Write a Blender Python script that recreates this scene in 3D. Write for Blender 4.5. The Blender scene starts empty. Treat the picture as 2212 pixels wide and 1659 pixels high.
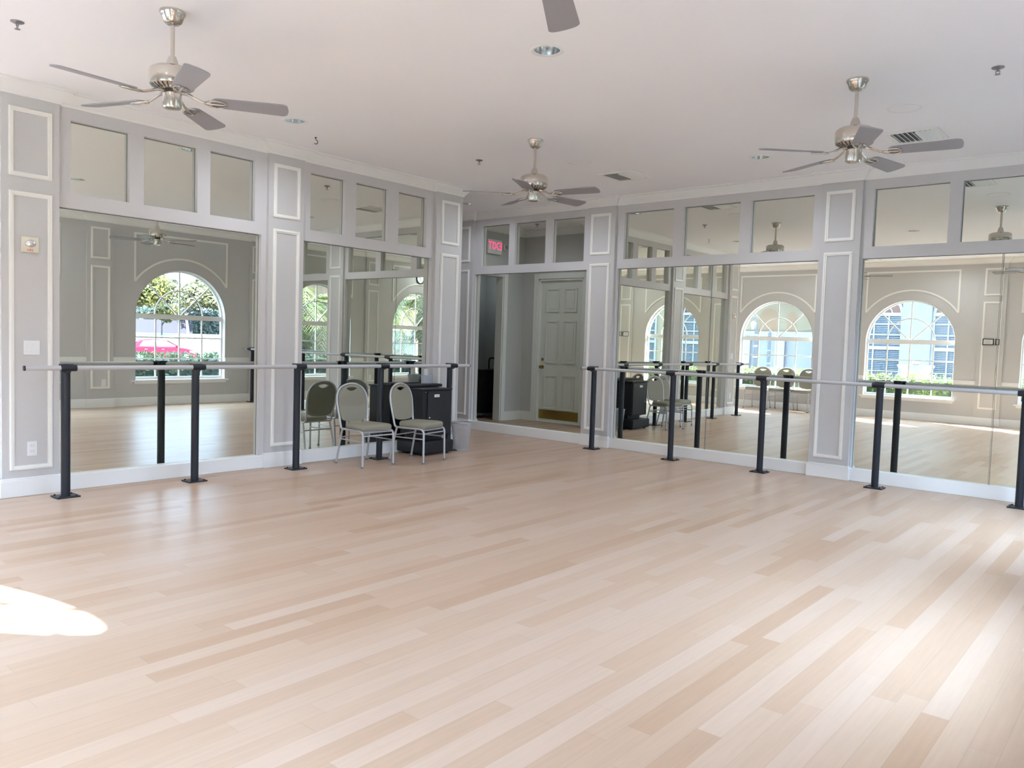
import bpy, bmesh, math, random
from mathutils import Vector, Matrix
random.seed(7)
S = bpy.context.scene
COL = S.collection
PI = math.pi

# ------------------------------------------------------------------ materials
MATS = {}
def mat(name, color, rough=0.6, metal=0.0, spec=0.5, bump=None, var=None, emit=None, coat=0.0):
    """Principled material with optional noise bump (scale, strength) and colour variation (scale, amount)."""
    m = bpy.data.materials.new(name); m.use_nodes = True
    nt = m.node_tree; b = nt.nodes['Principled BSDF']
    b.inputs['Base Color'].default_value = (*color, 1)
    b.inputs['Roughness'].default_value = rough
    b.inputs['Metallic'].default_value = metal
    b.inputs['Specular IOR Level'].default_value = spec
    if coat: b.inputs['Coat Weight'].default_value = coat
    tc = None
    if bump or var:
        tc = nt.nodes.new('ShaderNodeTexCoord')
    if bump:
        n = nt.nodes.new('ShaderNodeTexNoise'); n.inputs['Scale'].default_value = bump[0]; n.inputs['Detail'].default_value = 3
        bp = nt.nodes.new('ShaderNodeBump'); bp.inputs['Strength'].default_value = bump[1]; bp.inputs['Distance'].default_value = 0.01
        nt.links.new(tc.outputs['Object'], n.inputs['Vector']); nt.links.new(n.outputs['Fac'], bp.inputs['Height'])
        nt.links.new(bp.outputs['Normal'], b.inputs['Normal'])
    if var:
        n = nt.nodes.new('ShaderNodeTexNoise'); n.inputs['Scale'].default_value = var[0]; n.inputs['Detail'].default_value = 4
        r = nt.nodes.new('ShaderNodeValToRGB')
        k = var[1]; c2 = var[2] if len(var) > 2 else color
        r.color_ramp.elements[0].position = .35; r.color_ramp.elements[1].position = .65
        r.color_ramp.elements[0].color = (*[max(0, c*(1-k)) for c in color], 1)
        r.color_ramp.elements[1].color = (*[min(1, c*(1+k)) for c in c2], 1)
        nt.links.new(tc.outputs['Object'], n.inputs['Vector']); nt.links.new(n.outputs['Fac'], r.inputs['Fac'])
        nt.links.new(r.outputs['Color'], b.inputs['Base Color'])
    if emit:
        b.inputs['Emission Color'].default_value = (*emit[0], 1); b.inputs['Emission Strength'].default_value = emit[1]
    MATS[name] = m
    return m

M_WALL   = mat('wallpaper_grey', (.545, .532, .522), .75, bump=(900, .15), var=(260, .03))
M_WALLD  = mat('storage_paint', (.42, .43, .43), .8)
M_SPRK   = mat('sprinkler_metal', (.30, .30, .32), .4, 1.0)
M_CEIL   = mat('ceiling_paint', (.915, .895, .915), .9, bump=(400, .05))
M_WHITE  = mat('white_trim', (.83, .82, .80), .45)
M_CREAM  = mat('cream_molding', (.86, .84, .79), .5)
M_FRAME  = mat('grey_frame_paint', (.565, .548, .545), .55)
M_NICKEL = mat('brushed_nickel', (.60, .56, .50), .2, 1.0)
M_CHROME = mat('polished_chrome', (.80, .82, .84), .12, 1.0)
M_BLADE  = mat('blade_grey', (.245, .235, .25), .5)
M_DARK   = mat('dark_slot', (.02, .02, .022), .6)
M_POST   = mat('black_powder_coat', (.008, .010, .016), .42, 0, .35)
M_RAIL   = mat('satin_aluminium', (.50, .50, .51), .45, .25)
M_FABRIC = mat('olive_beige_vinyl', (.235, .215, .155), .55, bump=(500, .12), var=(160, .05))
M_FABSHADE= mat('vinyl_rear_shade', (.16, .15, .11), .6, bump=(500, .12))  # same vinyl, darkened as the shaded rear of the backrest
M_SILVER = mat('silver_paint', (.50, .50, .52), .35, .6)
M_RUBBER = mat('grey_rubber', (.16, .16, .17), .7)
M_BLACK  = mat('black_laminate', (.008, .008, .010), .55, 0, .3, bump=(250, .08))
M_BLACK2 = mat('black_panel', (.012, .012, .014), .5, 0, .3)
M_PLATE  = mat('ivory_plastic', (.80, .80, .80), .4)
M_STROBE = mat('cream_plastic', (.74, .68, .55), .5)
M_RED    = mat('red_ink', (.65, .12, .06), .5)
M_EXITR  = mat('exit_red', (.8, .02, .08), .4, emit=((1, .03, .12), 1.6))
M_BRASS  = mat('brass', (.36, .25, .07), .3, 1.0)
M_DOOR   = mat('door_white', (.72, .72, .67), .5)
M_PAPER  = mat('white_paper', (.78, .78, .78), .7)
M_MESHM  = mat('wire_mesh_silver', (.42, .42, .43), .4, .8)
M_CARP   = mat('car_red', (0.0612, 0.0043, 0.0144), .5, 0, .1)
M_CARG   = mat('car_glass', (.05, .08, .11), .08, .0)
M_TYRE   = mat('tyre_black', (.015, .015, .016), .8)
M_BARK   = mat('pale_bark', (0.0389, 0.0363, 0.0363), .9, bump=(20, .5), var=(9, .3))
M_BARKD  = mat('palm_bark', (.075, .06, .045), .9, bump=(30, .6), var=(12, .3))
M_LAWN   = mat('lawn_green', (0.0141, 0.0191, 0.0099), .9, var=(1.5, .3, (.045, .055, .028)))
M_PAVE   = mat('white_paving', (.82, .78, .76), .9, var=(2, .06))  # hidden courtyard ground, made white to bounce sunlight up to the ceiling
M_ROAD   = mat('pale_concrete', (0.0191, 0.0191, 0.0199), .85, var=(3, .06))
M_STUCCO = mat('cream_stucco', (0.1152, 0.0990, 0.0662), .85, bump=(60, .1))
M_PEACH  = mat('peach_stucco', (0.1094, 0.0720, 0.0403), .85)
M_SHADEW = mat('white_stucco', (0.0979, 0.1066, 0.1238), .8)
M_TERRA  = mat('terracotta_reflection', (.060, .025, .020), .3)  # brown reflection in the lunette glass, put into its base colour
M_BPANE  = mat('blue_window_pane', (0.0150, 0.0288, 0.0507), .15)
M_BLIND  = mat('window_blind', (0.0490, 0.0605, 0.0778), .6)
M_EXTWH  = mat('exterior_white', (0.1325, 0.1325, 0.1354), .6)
M_IRON   = mat('garden_iron', (.035, .045, .06), .6)
M_ROOFT  = mat('roof_tile', (.11, .06, .04), .8, var=(6, .25))

def leafmat(name, c1, c2):
    m = bpy.data.materials.new(name); m.use_nodes = True
    nt = m.node_tree; b = nt.nodes['Principled BSDF']; b.inputs['Roughness'].default_value = .55
    tc = nt.nodes.new('ShaderNodeTexCoord'); n = nt.nodes.new('ShaderNodeTexNoise'); n.inputs['Scale'].default_value = 2.2
    n.inputs['Detail'].default_value = 5
    r = nt.nodes.new('ShaderNodeValToRGB'); r.color_ramp.elements[0].position = .38; r.color_ramp.elements[1].position = .62
    r.color_ramp.elements[0].color = (*c1, 1); r.color_ramp.elements[1].color = (*c2, 1)
    nt.links.new(tc.outputs['Object'], n.inputs['Vector']); nt.links.new(n.outputs['Fac'], r.inputs['Fac'])
    nt.links.new(r.outputs['Color'], b.inputs['Base Color'])
    tr = nt.nodes.new('ShaderNodeBsdfTranslucent'); nt.links.new(r.outputs['Color'], tr.inputs['Color'])
    mx = nt.nodes.new('ShaderNodeMixShader'); mx.inputs['Fac'].default_value = .35
    out = nt.nodes['Material Output']
    nt.links.new(b.outputs[0], mx.inputs[1]); nt.links.new(tr.outputs[0], mx.inputs[2]); nt.links.new(mx.outputs[0], out.inputs['Surface'])
    return m
M_LEAFY  = leafmat('leaf_yellow_green', (0.0405, 0.0540, 0.0119), (0.0918, 0.0783, 0.0097))
M_LEAFP  = leafmat('leaf_pale_green', (0.0459, 0.0540, 0.0297), (0.0756, 0.0702, 0.0270))
M_LEAFD  = leafmat('leaf_dark_green', (0.0119, 0.0243, 0.0216), (0.0243, 0.0405, 0.0324))
M_HEDGE  = leafmat('hedge_leaf', (0.0216, 0.0396, 0.0158), (0.0828, 0.1152, 0.0396))
M_HEDGES = leafmat('hedge_leaf_bright', (.05, .085, .02), (.17, .22, .055))
M_PALM   = leafmat('palm_leaf', (0.0400, 0.0600, 0.0150), (0.0900, 0.1000, 0.0250))
M_PALMD  = leafmat('palm_leaf_dry', (0.0650, 0.0500, 0.0300), (0.0800, 0.0700, 0.0400))
M_FLOWER = mat('white_blossom', (.32, .32, .33), .7)

def mirror_mat():
    m = bpy.data.materials.new('mirror_silver'); m.use_nodes = True
    b = m.node_tree.nodes['Principled BSDF']
    b.inputs['Base Color'].default_value = (.775, .80, .725, 1); b.inputs['Metallic'].default_value = 1
    b.inputs['Roughness'].default_value = 0.0
    return m
M_MIRROR = mirror_mat()
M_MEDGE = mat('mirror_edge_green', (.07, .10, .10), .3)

def glass_mat():
    m = bpy.data.materials.new('window_glass'); m.use_nodes = True
    nt = m.node_tree; nt.nodes.remove(nt.nodes['Principled BSDF'])
    t = nt.nodes.new('ShaderNodeBsdfTransparent'); t.inputs['Color'].default_value = (.95, .98, .98, 1)
    g = nt.nodes.new('ShaderNodeBsdfGlossy'); g.inputs['Roughness'].default_value = 0.0
    lw = nt.nodes.new('ShaderNodeLayerWeight'); lw.inputs['Blend'].default_value = .5
    pw = nt.nodes.new('ShaderNodeMath'); pw.operation = 'POWER'; pw.inputs[1].default_value = 5.0; nt.links.new(lw.outputs['Facing'], pw.inputs[0])
    f = nt.nodes.new('ShaderNodeMath'); f.operation = 'MULTIPLY_ADD'; f.inputs[1].default_value = .9; f.inputs[2].default_value = .05; nt.links.new(pw.outputs[0], f.inputs[0])
    mx = nt.nodes.new('ShaderNodeMixShader'); o = nt.nodes['Material Output']
    nt.links.new(f.outputs[0], mx.inputs['Fac']); nt.links.new(t.outputs[0], mx.inputs[1]); nt.links.new(g.outputs[0], mx.inputs[2])
    nt.links.new(mx.outputs[0], o.inputs['Surface'])
    return m
M_GLASS = glass_mat()
def clear_plastic():
    m = bpy.data.materials.new('clear_plastic'); m.use_nodes = True
    nt = m.node_tree; nt.nodes.remove(nt.nodes['Principled BSDF'])
    t = nt.nodes.new('ShaderNodeBsdfTransparent'); t.inputs['Color'].default_value = (.82, .84, .86, 1)
    g = nt.nodes.new('ShaderNodeBsdfPrincipled'); g.inputs['Roughness'].default_value = .25; g.inputs['Base Color'].default_value = (.85, .86, .87, 1)
    mx = nt.nodes.new('ShaderNodeMixShader'); mx.inputs['Fac'].default_value = .38; o = nt.nodes['Material Output']
    nt.links.new(t.outputs[0], mx.inputs[1]); nt.links.new(g.outputs[0], mx.inputs[2]); nt.links.new(mx.outputs[0], o.inputs['Surface'])
    return m
M_CLEAR = clear_plastic()

def floor_mat():
    m = bpy.data.materials.new('maple_planks'); m.use_nodes = True
    nt = m.node_tree; N = nt.nodes; Lk = nt.links; b = N['Principled BSDF']
    def math_(op, a, c=None):
        n = N.new('ShaderNodeMath'); n.operation = op
        for i, v in enumerate((a, c)):
            if v is None: continue
            if isinstance(v, (int, float)): n.inputs[i].default_value = v
            else: Lk.new(v, n.inputs[i])
        return n.outputs[0]
    tc = N.new('ShaderNodeTexCoord'); sp = N.new('ShaderNodeSeparateXYZ'); Lk.new(tc.outputs['Object'], sp.inputs[0])
    w, Ln = .0945, 1.18
    xr = math_('DIVIDE', sp.outputs['X'], w); row = math_('FLOOR', xr)
    wn = N.new('ShaderNodeTexWhiteNoise'); wn.noise_dimensions = '1D'; Lk.new(row, wn.inputs['W'])
    yo = math_('ADD', math_('DIVIDE', sp.outputs['Y'], Ln), math_('MULTIPLY', wn.outputs['Value'], 7.3))
    colm = math_('FLOOR', yo)
    cb = N.new('ShaderNodeCombineXYZ'); Lk.new(row, cb.inputs[0]); Lk.new(colm, cb.inputs[1])
    w2 = N.new('ShaderNodeTexWhiteNoise'); w2.noise_dimensions = '2D'; Lk.new(cb.outputs[0], w2.inputs['Vector'])
    rp = N.new('ShaderNodeValToRGB'); cr = rp.color_ramp
    cr.elements[0].position = 0; cr.elements[0].color = (0.4024, 0.2595, 0.1652, 1)
    cr.elements[1].position = 1; cr.elements[1].color = (0.4903, 0.3585, 0.2671, 1)
    e = cr.elements.new(.16); e.color = (0.4366, 0.2963, 0.2000, 1)
    e = cr.elements.new(.55); e.color = (0.4579, 0.3217, 0.2253, 1)
    Lk.new(w2.outputs['Value'], rp.inputs['Fac'])
    # grain, stretched along the boards
    mp = N.new('ShaderNodeMapping'); mp.inputs['Scale'].default_value = (60, 3.0, 1); Lk.new(tc.outputs['Object'], mp.inputs['Vector'])
    gn = N.new('ShaderNodeTexNoise'); gn.inputs['Scale'].default_value = 1.0; gn.inputs['Detail'].default_value = 5; Lk.new(mp.outputs[0], gn.inputs['Vector'])
    gr = N.new('ShaderNodeMapRange'); gr.inputs['To Min'].default_value = .90; gr.inputs['To Max'].default_value = 1.08; Lk.new(gn.outputs['Fac'], gr.inputs['Value'])
    # seams
    fx = math_('FRACT', xr); fy = math_('FRACT', yo)
    sx = math_('GREATER_THAN', math_('MINIMUM', fx, math_('SUBTRACT', 1.0, fx)), .012)
    sy = math_('GREATER_THAN', math_('MINIMUM', fy, math_('SUBTRACT', 1.0, fy)), .0011)
    seam = math_('MULTIPLY', sx, sy)
    sm = N.new('ShaderNodeMapRange'); sm.inputs['To Min'].default_value = .86; Lk.new(seam, sm.inputs['Value'])
    k = math_('MULTIPLY', gr.outputs[0], sm.outputs[0])
    mul = N.new('ShaderNodeVectorMath'); mul.operation = 'SCALE'; Lk.new(rp.outputs['Color'], mul.inputs[0]); Lk.new(k, mul.inputs['Scale'])
    Lk.new(mul.outputs[0], b.inputs['Base Color'])
    b.inputs['Roughness'].default_value = .32
    b.inputs['Specular IOR Level'].default_value = .12
    bp = N.new('ShaderNodeBump'); bp.inputs['Strength'].default_value = .05; bp.inputs['Distance'].default_value = .004
    Lk.new(gn.outputs['Fac'], bp.inputs['Height']); Lk.new(bp.outputs[0], b.inputs['Normal'])
    return m
M_FLOOR = floor_mat()

# ------------------------------------------------------------------ mesh builder
class MB:
    def __init__(s): s.v = []; s.f = []
    def add(s, vs, fs):
        o = len(s.v); s.v += [tuple(v) for v in vs]; s.f += [tuple(i + o for i in f) for f in fs]; return s
    def box(s, x0, x1, y0, y1, z0, z1, mtx=None):
        vs = [(x, y, z) for z in (z0, z1) for y in (y0, y1) for x in (x0, x1)]
        if mtx is not None: vs = [mtx @ Vector(v) for v in vs]
        return s.add(vs, [(0, 2, 3, 1), (4, 5, 7, 6), (0, 1, 5, 4), (2, 6, 7, 3), (0, 4, 6, 2), (1, 3, 7, 5)])
    def quad(s, a, b, c, d): return s.add([a, b, c, d], [(0, 1, 2, 3)])
    def tube(s, pts, r, n=10, closed=False, cap=True, squash=None):
        pts = [Vector(p) for p in pts]; rs = r if isinstance(r, (list, tuple)) else [r] * len(pts)
        m = len(pts); rings = []; up = None
        for i, p in enumerate(pts):
            a = pts[(i - 1) % m] if (i > 0 or closed) else p
            c = pts[(i + 1) % m] if (i < m - 1 or closed) else p
            t = (c - a).normalized()
            if up is None:
                up = Vector((0, 0, 1)) if abs(t.z) < .9 else Vector((1, 0, 0))
            u = (up - t * up.dot(t)).normalized(); w = t.cross(u); up = u
            rings.append([p + (u * math.cos(2 * PI * k / n) + w * math.sin(2 * PI * k / n)) * rs[i] for k in range(n)])
        vs = [v for ring in rings for v in ring]; fs = []
        for i in range(m if closed else m - 1):
            j = (i + 1) % m
            for k in range(n):
                fs.append((i * n + k, i * n + (k + 1) % n, j * n + (k + 1) % n, j * n + k))
        if cap and not closed:
            fs.append(tuple(reversed(range(n)))); fs.append(tuple((m - 1) * n + k for k in range(n)))
        return s.add(vs, fs)
    def lathe(s, prof, c=(0, 0, 0), n=32, cap=True):
        vs = []; fs = []; m = len(prof)
        for r, z in prof:
            for k in range(n):
                a = 2 * PI * k / n; vs.append((c[0] + r * math.cos(a), c[1] + r * math.sin(a), c[2] + z))
        for i in range(m - 1):
            for k in range(n):
                fs.append((i * n + k, i * n + (k + 1) % n, (i + 1) * n + (k + 1) % n, (i + 1) * n + k))
        if cap:
            fs.append(tuple(reversed(range(n)))); fs.append(tuple((m - 1) * n + k for k in range(n)))
        return s.add(vs, fs)
    def prism(s, poly, fn0, fn1):
        """poly of 2D points; fn0/fn1 map a 2D point to the two end caps."""
        n = len(poly); vs = [fn0(p) for p in poly] + [fn1(p) for p in poly]
        fs = [tuple(reversed(range(n))), tuple(n + i for i in range(n))]
        for i in range(n): fs.append((i, (i + 1) % n, n + (i + 1) % n, n + i))
        return s.add(vs, fs)
    def build(s, name, m, parent=None, smooth=None, loc=None, bevel=0, seg=2):
        me = bpy.data.meshes.new(name); me.from_pydata(s.v, [], s.f)
        bm = bmesh.new(); bm.from_mesh(me); bmesh.ops.recalc_face_normals(bm, faces=bm.faces); bm.to_mesh(me); bm.free()
        if m is not None: me.materials.append(m)
        if smooth:
            me.polygons.foreach_set('use_smooth', [True] * len(me.polygons)); me.set_sharp_from_angle(angle=math.radians(smooth))
        o = bpy.data.objects.new(name, me); COL.objects.link(o)
        if parent is not None: o.parent = parent
        if loc: o.location = loc
        if bevel:
            b = o.modifiers.new('bevel', 'BEVEL'); b.width = bevel; b.segments = seg; b.limit_method = 'ANGLE'; b.angle_limit = math.radians(40)
        return o

def holed_plate(outer, holes, fn0, fn1=None):
    """Flat plate with holes. 2D loops mapped by fn0 (and fn1 for thickness)."""
    bm = bmesh.new(); edges = []
    for lp in [outer] + holes:
        vs = [bm.verts.new((p[0], p[1], 0)) for p in lp]
        edges += [bm.edges.new((vs[i], vs[(i + 1) % len(vs)])) for i in range(len(vs))]
    bmesh.ops.triangle_fill(bm, use_beauty=True, edges=edges)
    bm.verts.index_update()
    pts = [(v.co.x, v.co.y) for v in bm.verts]; tris = [tuple(v.index for v in f.verts) for f in bm.faces]
    bm.free()
    mb = MB()
    if fn1 is None:
        return mb.add([fn0(p) for p in pts], tris)
    n = len(pts); fs = list(tris) + [tuple(n + i for i in reversed(t)) for t in tris]
    o = 0
    for lp in [outer] + holes:
        k = len(lp)
        fs += [(o + i, o + (i + 1) % k, n + o + (i + 1) % k, n + o + i) for i in range(k)]
        o += k
    return mb.add([fn0(p) for p in pts] + [fn1(p) for p in pts], fs)

def thing(name, label, cat, loc=(0, 0, 0), rz=0, group=None):
    o = bpy.data.objects.new(name, None); COL.objects.link(o); o.empty_display_size = .1
    o.location = loc; o.rotation_euler = (0, 0, rz)
    return tag(o, label, cat, group)
def tag(o, label, cat, group=None, kind=None):
    o['label'] = label; o['category'] = cat
    if group: o['group'] = group
    if kind: o['kind'] = kind
    return o
def struct(o, label=None, cat=None):
    o['kind'] = 'structure'
    if label: o['label'] = label
    if cat: o['category'] = cat
    return o
def copy_tree(o, parent=None):
    c = o.copy(); COL.objects.link(c)
    if parent is not None: c.parent = parent
    for ch in list(o.children): copy_tree(ch, c)
    return c

# ------------------------------------------------------------------ room constants (metres; west mirror wall x=0, north mirror wall y=0)
H = 3.25; CB = 3.14
XE = 6.9; YS = -8.85; PP = .04
REC = .05                                                    # mirrors sit 5 cm behind the frame face
XEND = 7.9; XWEST = -4.2                                     # ends of the strip along the south windows
YLE = -6.555; YEE = -6.10                                    # south ends of the west and east walls
AX = -1.70; AY = -1.75                                       # alcove in the north-west corner
ZUT, ZUB, ZLT, ZLB = 3.0515, 2.5215, 2.4066, .213            # panel mouldings on the pilasters
ZTT, ZTB, ZMT, ZMB = 3.045, 2.453, 2.335, .126

# ------------------------------------------------------------------ floor / ceiling / roof
fl = MB().quad((-5, -9.05, 0), (7.05, -9.05, 0), (7.05, .2, 0), (-5, .2, 0)).quad((7.05, -9.05, 0), (8.05, -9.05, 0), (8.05, -5.95, 0), (7.05, -5.95, 0)).build('floor', M_FLOOR)
struct(fl, 'pale maple plank floor of the dance studio', 'floor')
DL = [(.90, -1.08), (3.73, -1.08), (.90, -4.52), (3.76, -4.55), (6.45, -4.55), (-.70, -.67), (3.62, -8.0), (.9, -8.0)]
def circ(c, r, n=24): return [(c[0] + r * math.cos(2 * PI * k / n), c[1] + r * math.sin(2 * PI * k / n)) for k in range(n)]
ce = holed_plate([(-5, -9.05), (8.1, -9.05), (8.1, -5.9), (7.1, -5.9), (7.1, .2), (-5, .2)], [circ(p, .088) for p in DL], lambda p: (p[0], p[1], H)).build('ceiling', M_CEIL)
struct(ce, 'flat pinkish white ceiling', 'ceiling')
rf = MB().box(-5, 7.2, -5.9, .3, 3.6, 3.75).box(-5, 8.2, -9.15, -5.9, 3.6, 3.75).build('ceiling_roof_slab', M_CEIL); struct(rf)
rs = MB()
for a in ((-5, 7.2, .2, .3), (-5, 8.2, -9.15, -9.05), (7.1, 7.2, -5.9, .3), (8.1, 8.2, -9.15, -5.9), (7.1, 8.2, -5.9, -5.8)): rs.box(a[0], a[1], a[2], a[3], 3.2, 3.65)
rs.box(-5.1, -5, -9.15, .3, 0, 3.65)
for xa in (-1.75, 1.22, 4.0): rs.box(xa, xa + .55, -9.38, -9.05, -.2, 3.4)     # unseen outer pilasters, placed and sized to block sun at the south windows
struct(rs.build('wall_parapet', M_STUCCO))

# ------------------------------------------------------------------ walls
def plain_wall(name, x0, x1, y0, y1, z0=0, z1=H, m=None):
    return struct(MB().box(x0, x1, y0, y1, z0, z1).build(name, m or M_WALL))
plain_wall('wall_west', -.20, -.07, YLE, -1.49)
plain_wall('wall_north', -5, 7.1, .058, .20)
SPR, RAD, SILL = 1.60, .85, .455
WT = .20
def arch_wall(name, centers, a0, a1, F):
    """Wall from a0 to a1 with arched openings; F(a, depth, z) gives the point."""
    mb = MB(); n = 28
    def slab(p):  # p: list of (a,z) polygon
        mb.prism(p, lambda q: F(q[0], 0, q[1]), lambda q: F(q[0], WT, q[1]))
    cur = a0
    for c in centers:
        slab([(cur, 0), (c - RAD, 0), (c - RAD, H), (cur, H)])
        slab([(c - RAD, 0), (c + RAD, 0), (c + RAD, SILL), (c - RAD, SILL)])
        for k in range(n):
            t0, t1 = PI - PI * k / n, PI - PI * (k + 1) / n
            p0 = (c + RAD * math.cos(t0), SPR + RAD * math.sin(t0)); p1 = (c + RAD * math.cos(t1), SPR + RAD * math.sin(t1))
            slab([p0, p1, (p1[0], H), (p0[0], H)])
        cur = c + RAD
    slab([(cur, 0), (a1, 0), (a1, H), (cur, H)])
    return struct(mb.build(name, M_WALL))
E_WIN = [-4.53, -1.58]
S_WIN = [-2.88, -.07, 2.74, 5.55]
FE = lambda a, d, z: (XE + d, a, z)
FS = lambda a, d, z: (a, YS - d, z)
arch_wall('wall_east', E_WIN, YEE, .06, FE)
arch_wall('wall_south', S_WIN, XWEST - .1, XEND + .1, FS)
plain_wall('wall_east_end', XEND, XEND + .2, YS, YEE + .2)
plain_wall('wall_east_return', XE + .2, XEND + .2, YEE, YEE + .2)
plain_wall('wall_west_end', XWEST - .2, XWEST, YS, YLE + .2)
plain_wall('wall_west_return', XWEST - .2, -.2, YLE, YLE + .2)
# alcove
DX0, DX1, DH = -1.37, -.43, 2.42                               # six-panel door opening
wa = MB(); wa.box(-.2, .0, -1.9, -1.49, 0, H); wa.box(DX1, -.2, AY - .15, AY, 0, H); wa.box(AX - .15, DX0, AY - .15, AY, 0, H); wa.box(DX0, DX1, AY - .15, AY, DH, H)
struct(wa.build('wall_alcove_south', M_WALL))
OY0, OY1, OH = -1.22, -.28, 2.44                               # opening to the dark storage room
wb = MB(); wb.box(AX - .15, AX, AY, OY0, 0, H); wb.box(AX - .15, AX, OY1, .06, 0, H); wb.box(AX - .15, AX, OY0, OY1, OH, H)
struct(wb.build('wall_alcove_west', M_WALL))
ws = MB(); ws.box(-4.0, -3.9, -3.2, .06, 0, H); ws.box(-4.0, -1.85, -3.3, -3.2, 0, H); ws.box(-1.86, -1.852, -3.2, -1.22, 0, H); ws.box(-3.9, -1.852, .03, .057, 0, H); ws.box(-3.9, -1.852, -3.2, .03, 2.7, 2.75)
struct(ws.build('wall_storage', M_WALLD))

# ------------------------------------------------------------------ swept trims (crown and baseboard)
def sweep(name, path, prof, m, closed=False, side=1):
    """Sweep profile [(out, z)] along a 2D path with mitred corners; out is to the left of travel * side."""
    P = [Vector(p) for p in path]; n = len(P); mb = MB(); rings = []
    for i, p in enumerate(P):
        d0 = (P[i] - P[i - 1]).normalized() if (i > 0 or closed) else None
        d1 = (P[(i + 1) % n] - P[i]).normalized() if (i < n - 1 or closed) else None
        if d0 is None: d0 = d1
        if d1 is None: d1 = d0
        n0 = Vector((-d0.y, d0.x)) * side; n1 = Vector((-d1.y, d1.x)) * side
        b = (n0 + n1); k = 1 + n0.dot(n1)
        b = b / max(k, .2)
        rings.append([(p.x + b.x * o, p.y + b.y * o, z) for o, z in prof])
    q = len(prof); vs = [v for r in rings for v in r]; fs = []
    for i in range(n if closed else n - 1):
        j = (i + 1) % n
        for k in range(q): fs.append((i * q + k, i * q + (k + 1) % q, j * q + (k + 1) % q, j * q + k))
    if not closed: fs.append(tuple(range(q))); fs.append(tuple((n - 1) * q + k for k in reversed(range(q))))
    mb.add(vs, fs)
    return struct(mb.build(name, m, smooth=30))
def jog(a0, a1, pil, F, p=PP):
    """Points along a wall face from a0 to a1 stepping out at the pilasters."""
    inc = a1 > a0; pts = [(a0, 0)]
    for s, e in (sorted(pil) if inc else sorted(pil, reverse=True)):
        lo, hi = (s, e) if inc else (e, s)
        if abs(lo - a0) < 1e-6: pts[-1] = (lo, p)
        else: pts += [(lo, 0), (lo, p)]
        if abs(hi - a1) < 1e-6: pts += [(hi, p)]
        else: pts += [(hi, p), (hi, 0)]
    if not (pil and any(abs(e - a1) < 1e-6 or abs(s - a1) < 1e-6 for s, e in pil)): pts.append((a1, 0))
    return [F(a, o) for a, o in pts]
PIL_W = [(YLE, -6.14), (-4.233, -3.822), (-1.936, -1.49)]
PIL_N = [(-1.57, -1.14), (.946, 1.372), (3.985, 4.40)]
PIL_E = [(YEE, -5.68), (-3.25, -2.82), (-.22, 0)]
PIL_S = [(-1.69, -1.26), (1.12, 1.55), (3.98, 4.42), (6.79, 7.22)]
fW = lambda a, o: (o, a); fN = lambda a, o: (a, -o); fE = lambda a, o: (XE - o, a); fS = lambda a, o: (a, YS + o)
CROWN = [(0, CB), (.012, CB), (.016, CB + .018), (.03, CB + .03), (.05, CB + .055), (.072, CB + .075), (.078, CB + .09), (.092, CB + .094), (.092, H), (0, H)]
pathW = jog(YLE, -1.49, PIL_W, fW) + [(-.2, -1.49), (-.2, AY), (AX, AY), (AX, 0)]
pathN = jog(AX, XE, PIL_N, fN)
pathE = jog(0, YEE, PIL_E, fE)
pathS = jog(XEND, XWEST, PIL_S, fS)
ring = pathW + pathN[1:] + [p for p in pathE] + [(XEND, YEE)] + pathS + [(XWEST, YLE)]
# remove duplicate neighbours
r2 = []
for p in ring:
    if not r2 or (Vector(p) - Vector(r2[-1])).length > 1e-4: r2.append(p)
if (Vector(r2[0]) - Vector(r2[-1])).length < 1e-4: r2.pop()
sweep('trim_1', r2, CROWN, M_WHITE, closed=True, side=-1)
def BASE(h): return [(0, 0), (.016, 0), (.016, h - .025), (.013, h - .018), (.012, h - .008), (.006, h), (0, h)]
sweep('baseboard_east', pathE, BASE(.15), M_WHITE, side=-1)
sweep('baseboard_south', pathS, BASE(.15), M_WHITE, side=-1)
def base_run(name, F, pil, spans):
    mb = MB()
    for s, e in pil:                                          # wider blocks under pilasters
        q = [F(s - .016, -.05), F(e + .016, PP + .016)]
        mb.box(min(q[0][0], q[1][0]), max(q[0][0], q[1][0]), min(q[0][1], q[1][1]), max(q[0][1], q[1][1]), 0, .135)
        q = [F(s - .008, -.05), F(e + .008, PP + .009)]
        mb.box(min(q[0][0], q[1][0]), max(q[0][0], q[1][0]), min(q[0][1], q[1][1]), max(q[0][1], q[1][1]), .135, .15)
    for s, e in spans:
        q = [F(s, -.056), F(e, .014)]
        mb.box(min(q[0][0], q[1][0]), max(q[0][0], q[1][0]), min(q[0][1], q[1][1]), max(q[0][1], q[1][1]), 0, ZMB)
    return struct(mb.build(name, M_WHITE, bevel=.004))
base_run('baseboard_west', fW, PIL_W, [(-6.14, -4.233), (-3.822, -1.936)])
base_run('baseboard_north', fN, PIL_N, [(AX, -1.57), (-1.14, .946), (1.372, 3.985), (4.40, XE)])
bb = MB()
bb.box(-.2, .04, -1.492, -1.475, 0, .15); bb.box(AX, DX0 - .09, AY, AY + .016, 0, .15); bb.box(DX1 + .09, -.2, AY, AY + .016, 0, .15)
bb.box(AX, AX + .016, AY, OY0 - .09, 0, .15); bb.box(XWEST, .04, YLE - .016, YLE, 0, .15)
struct(bb.build('baseboard_alcove', M_WHITE))

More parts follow.
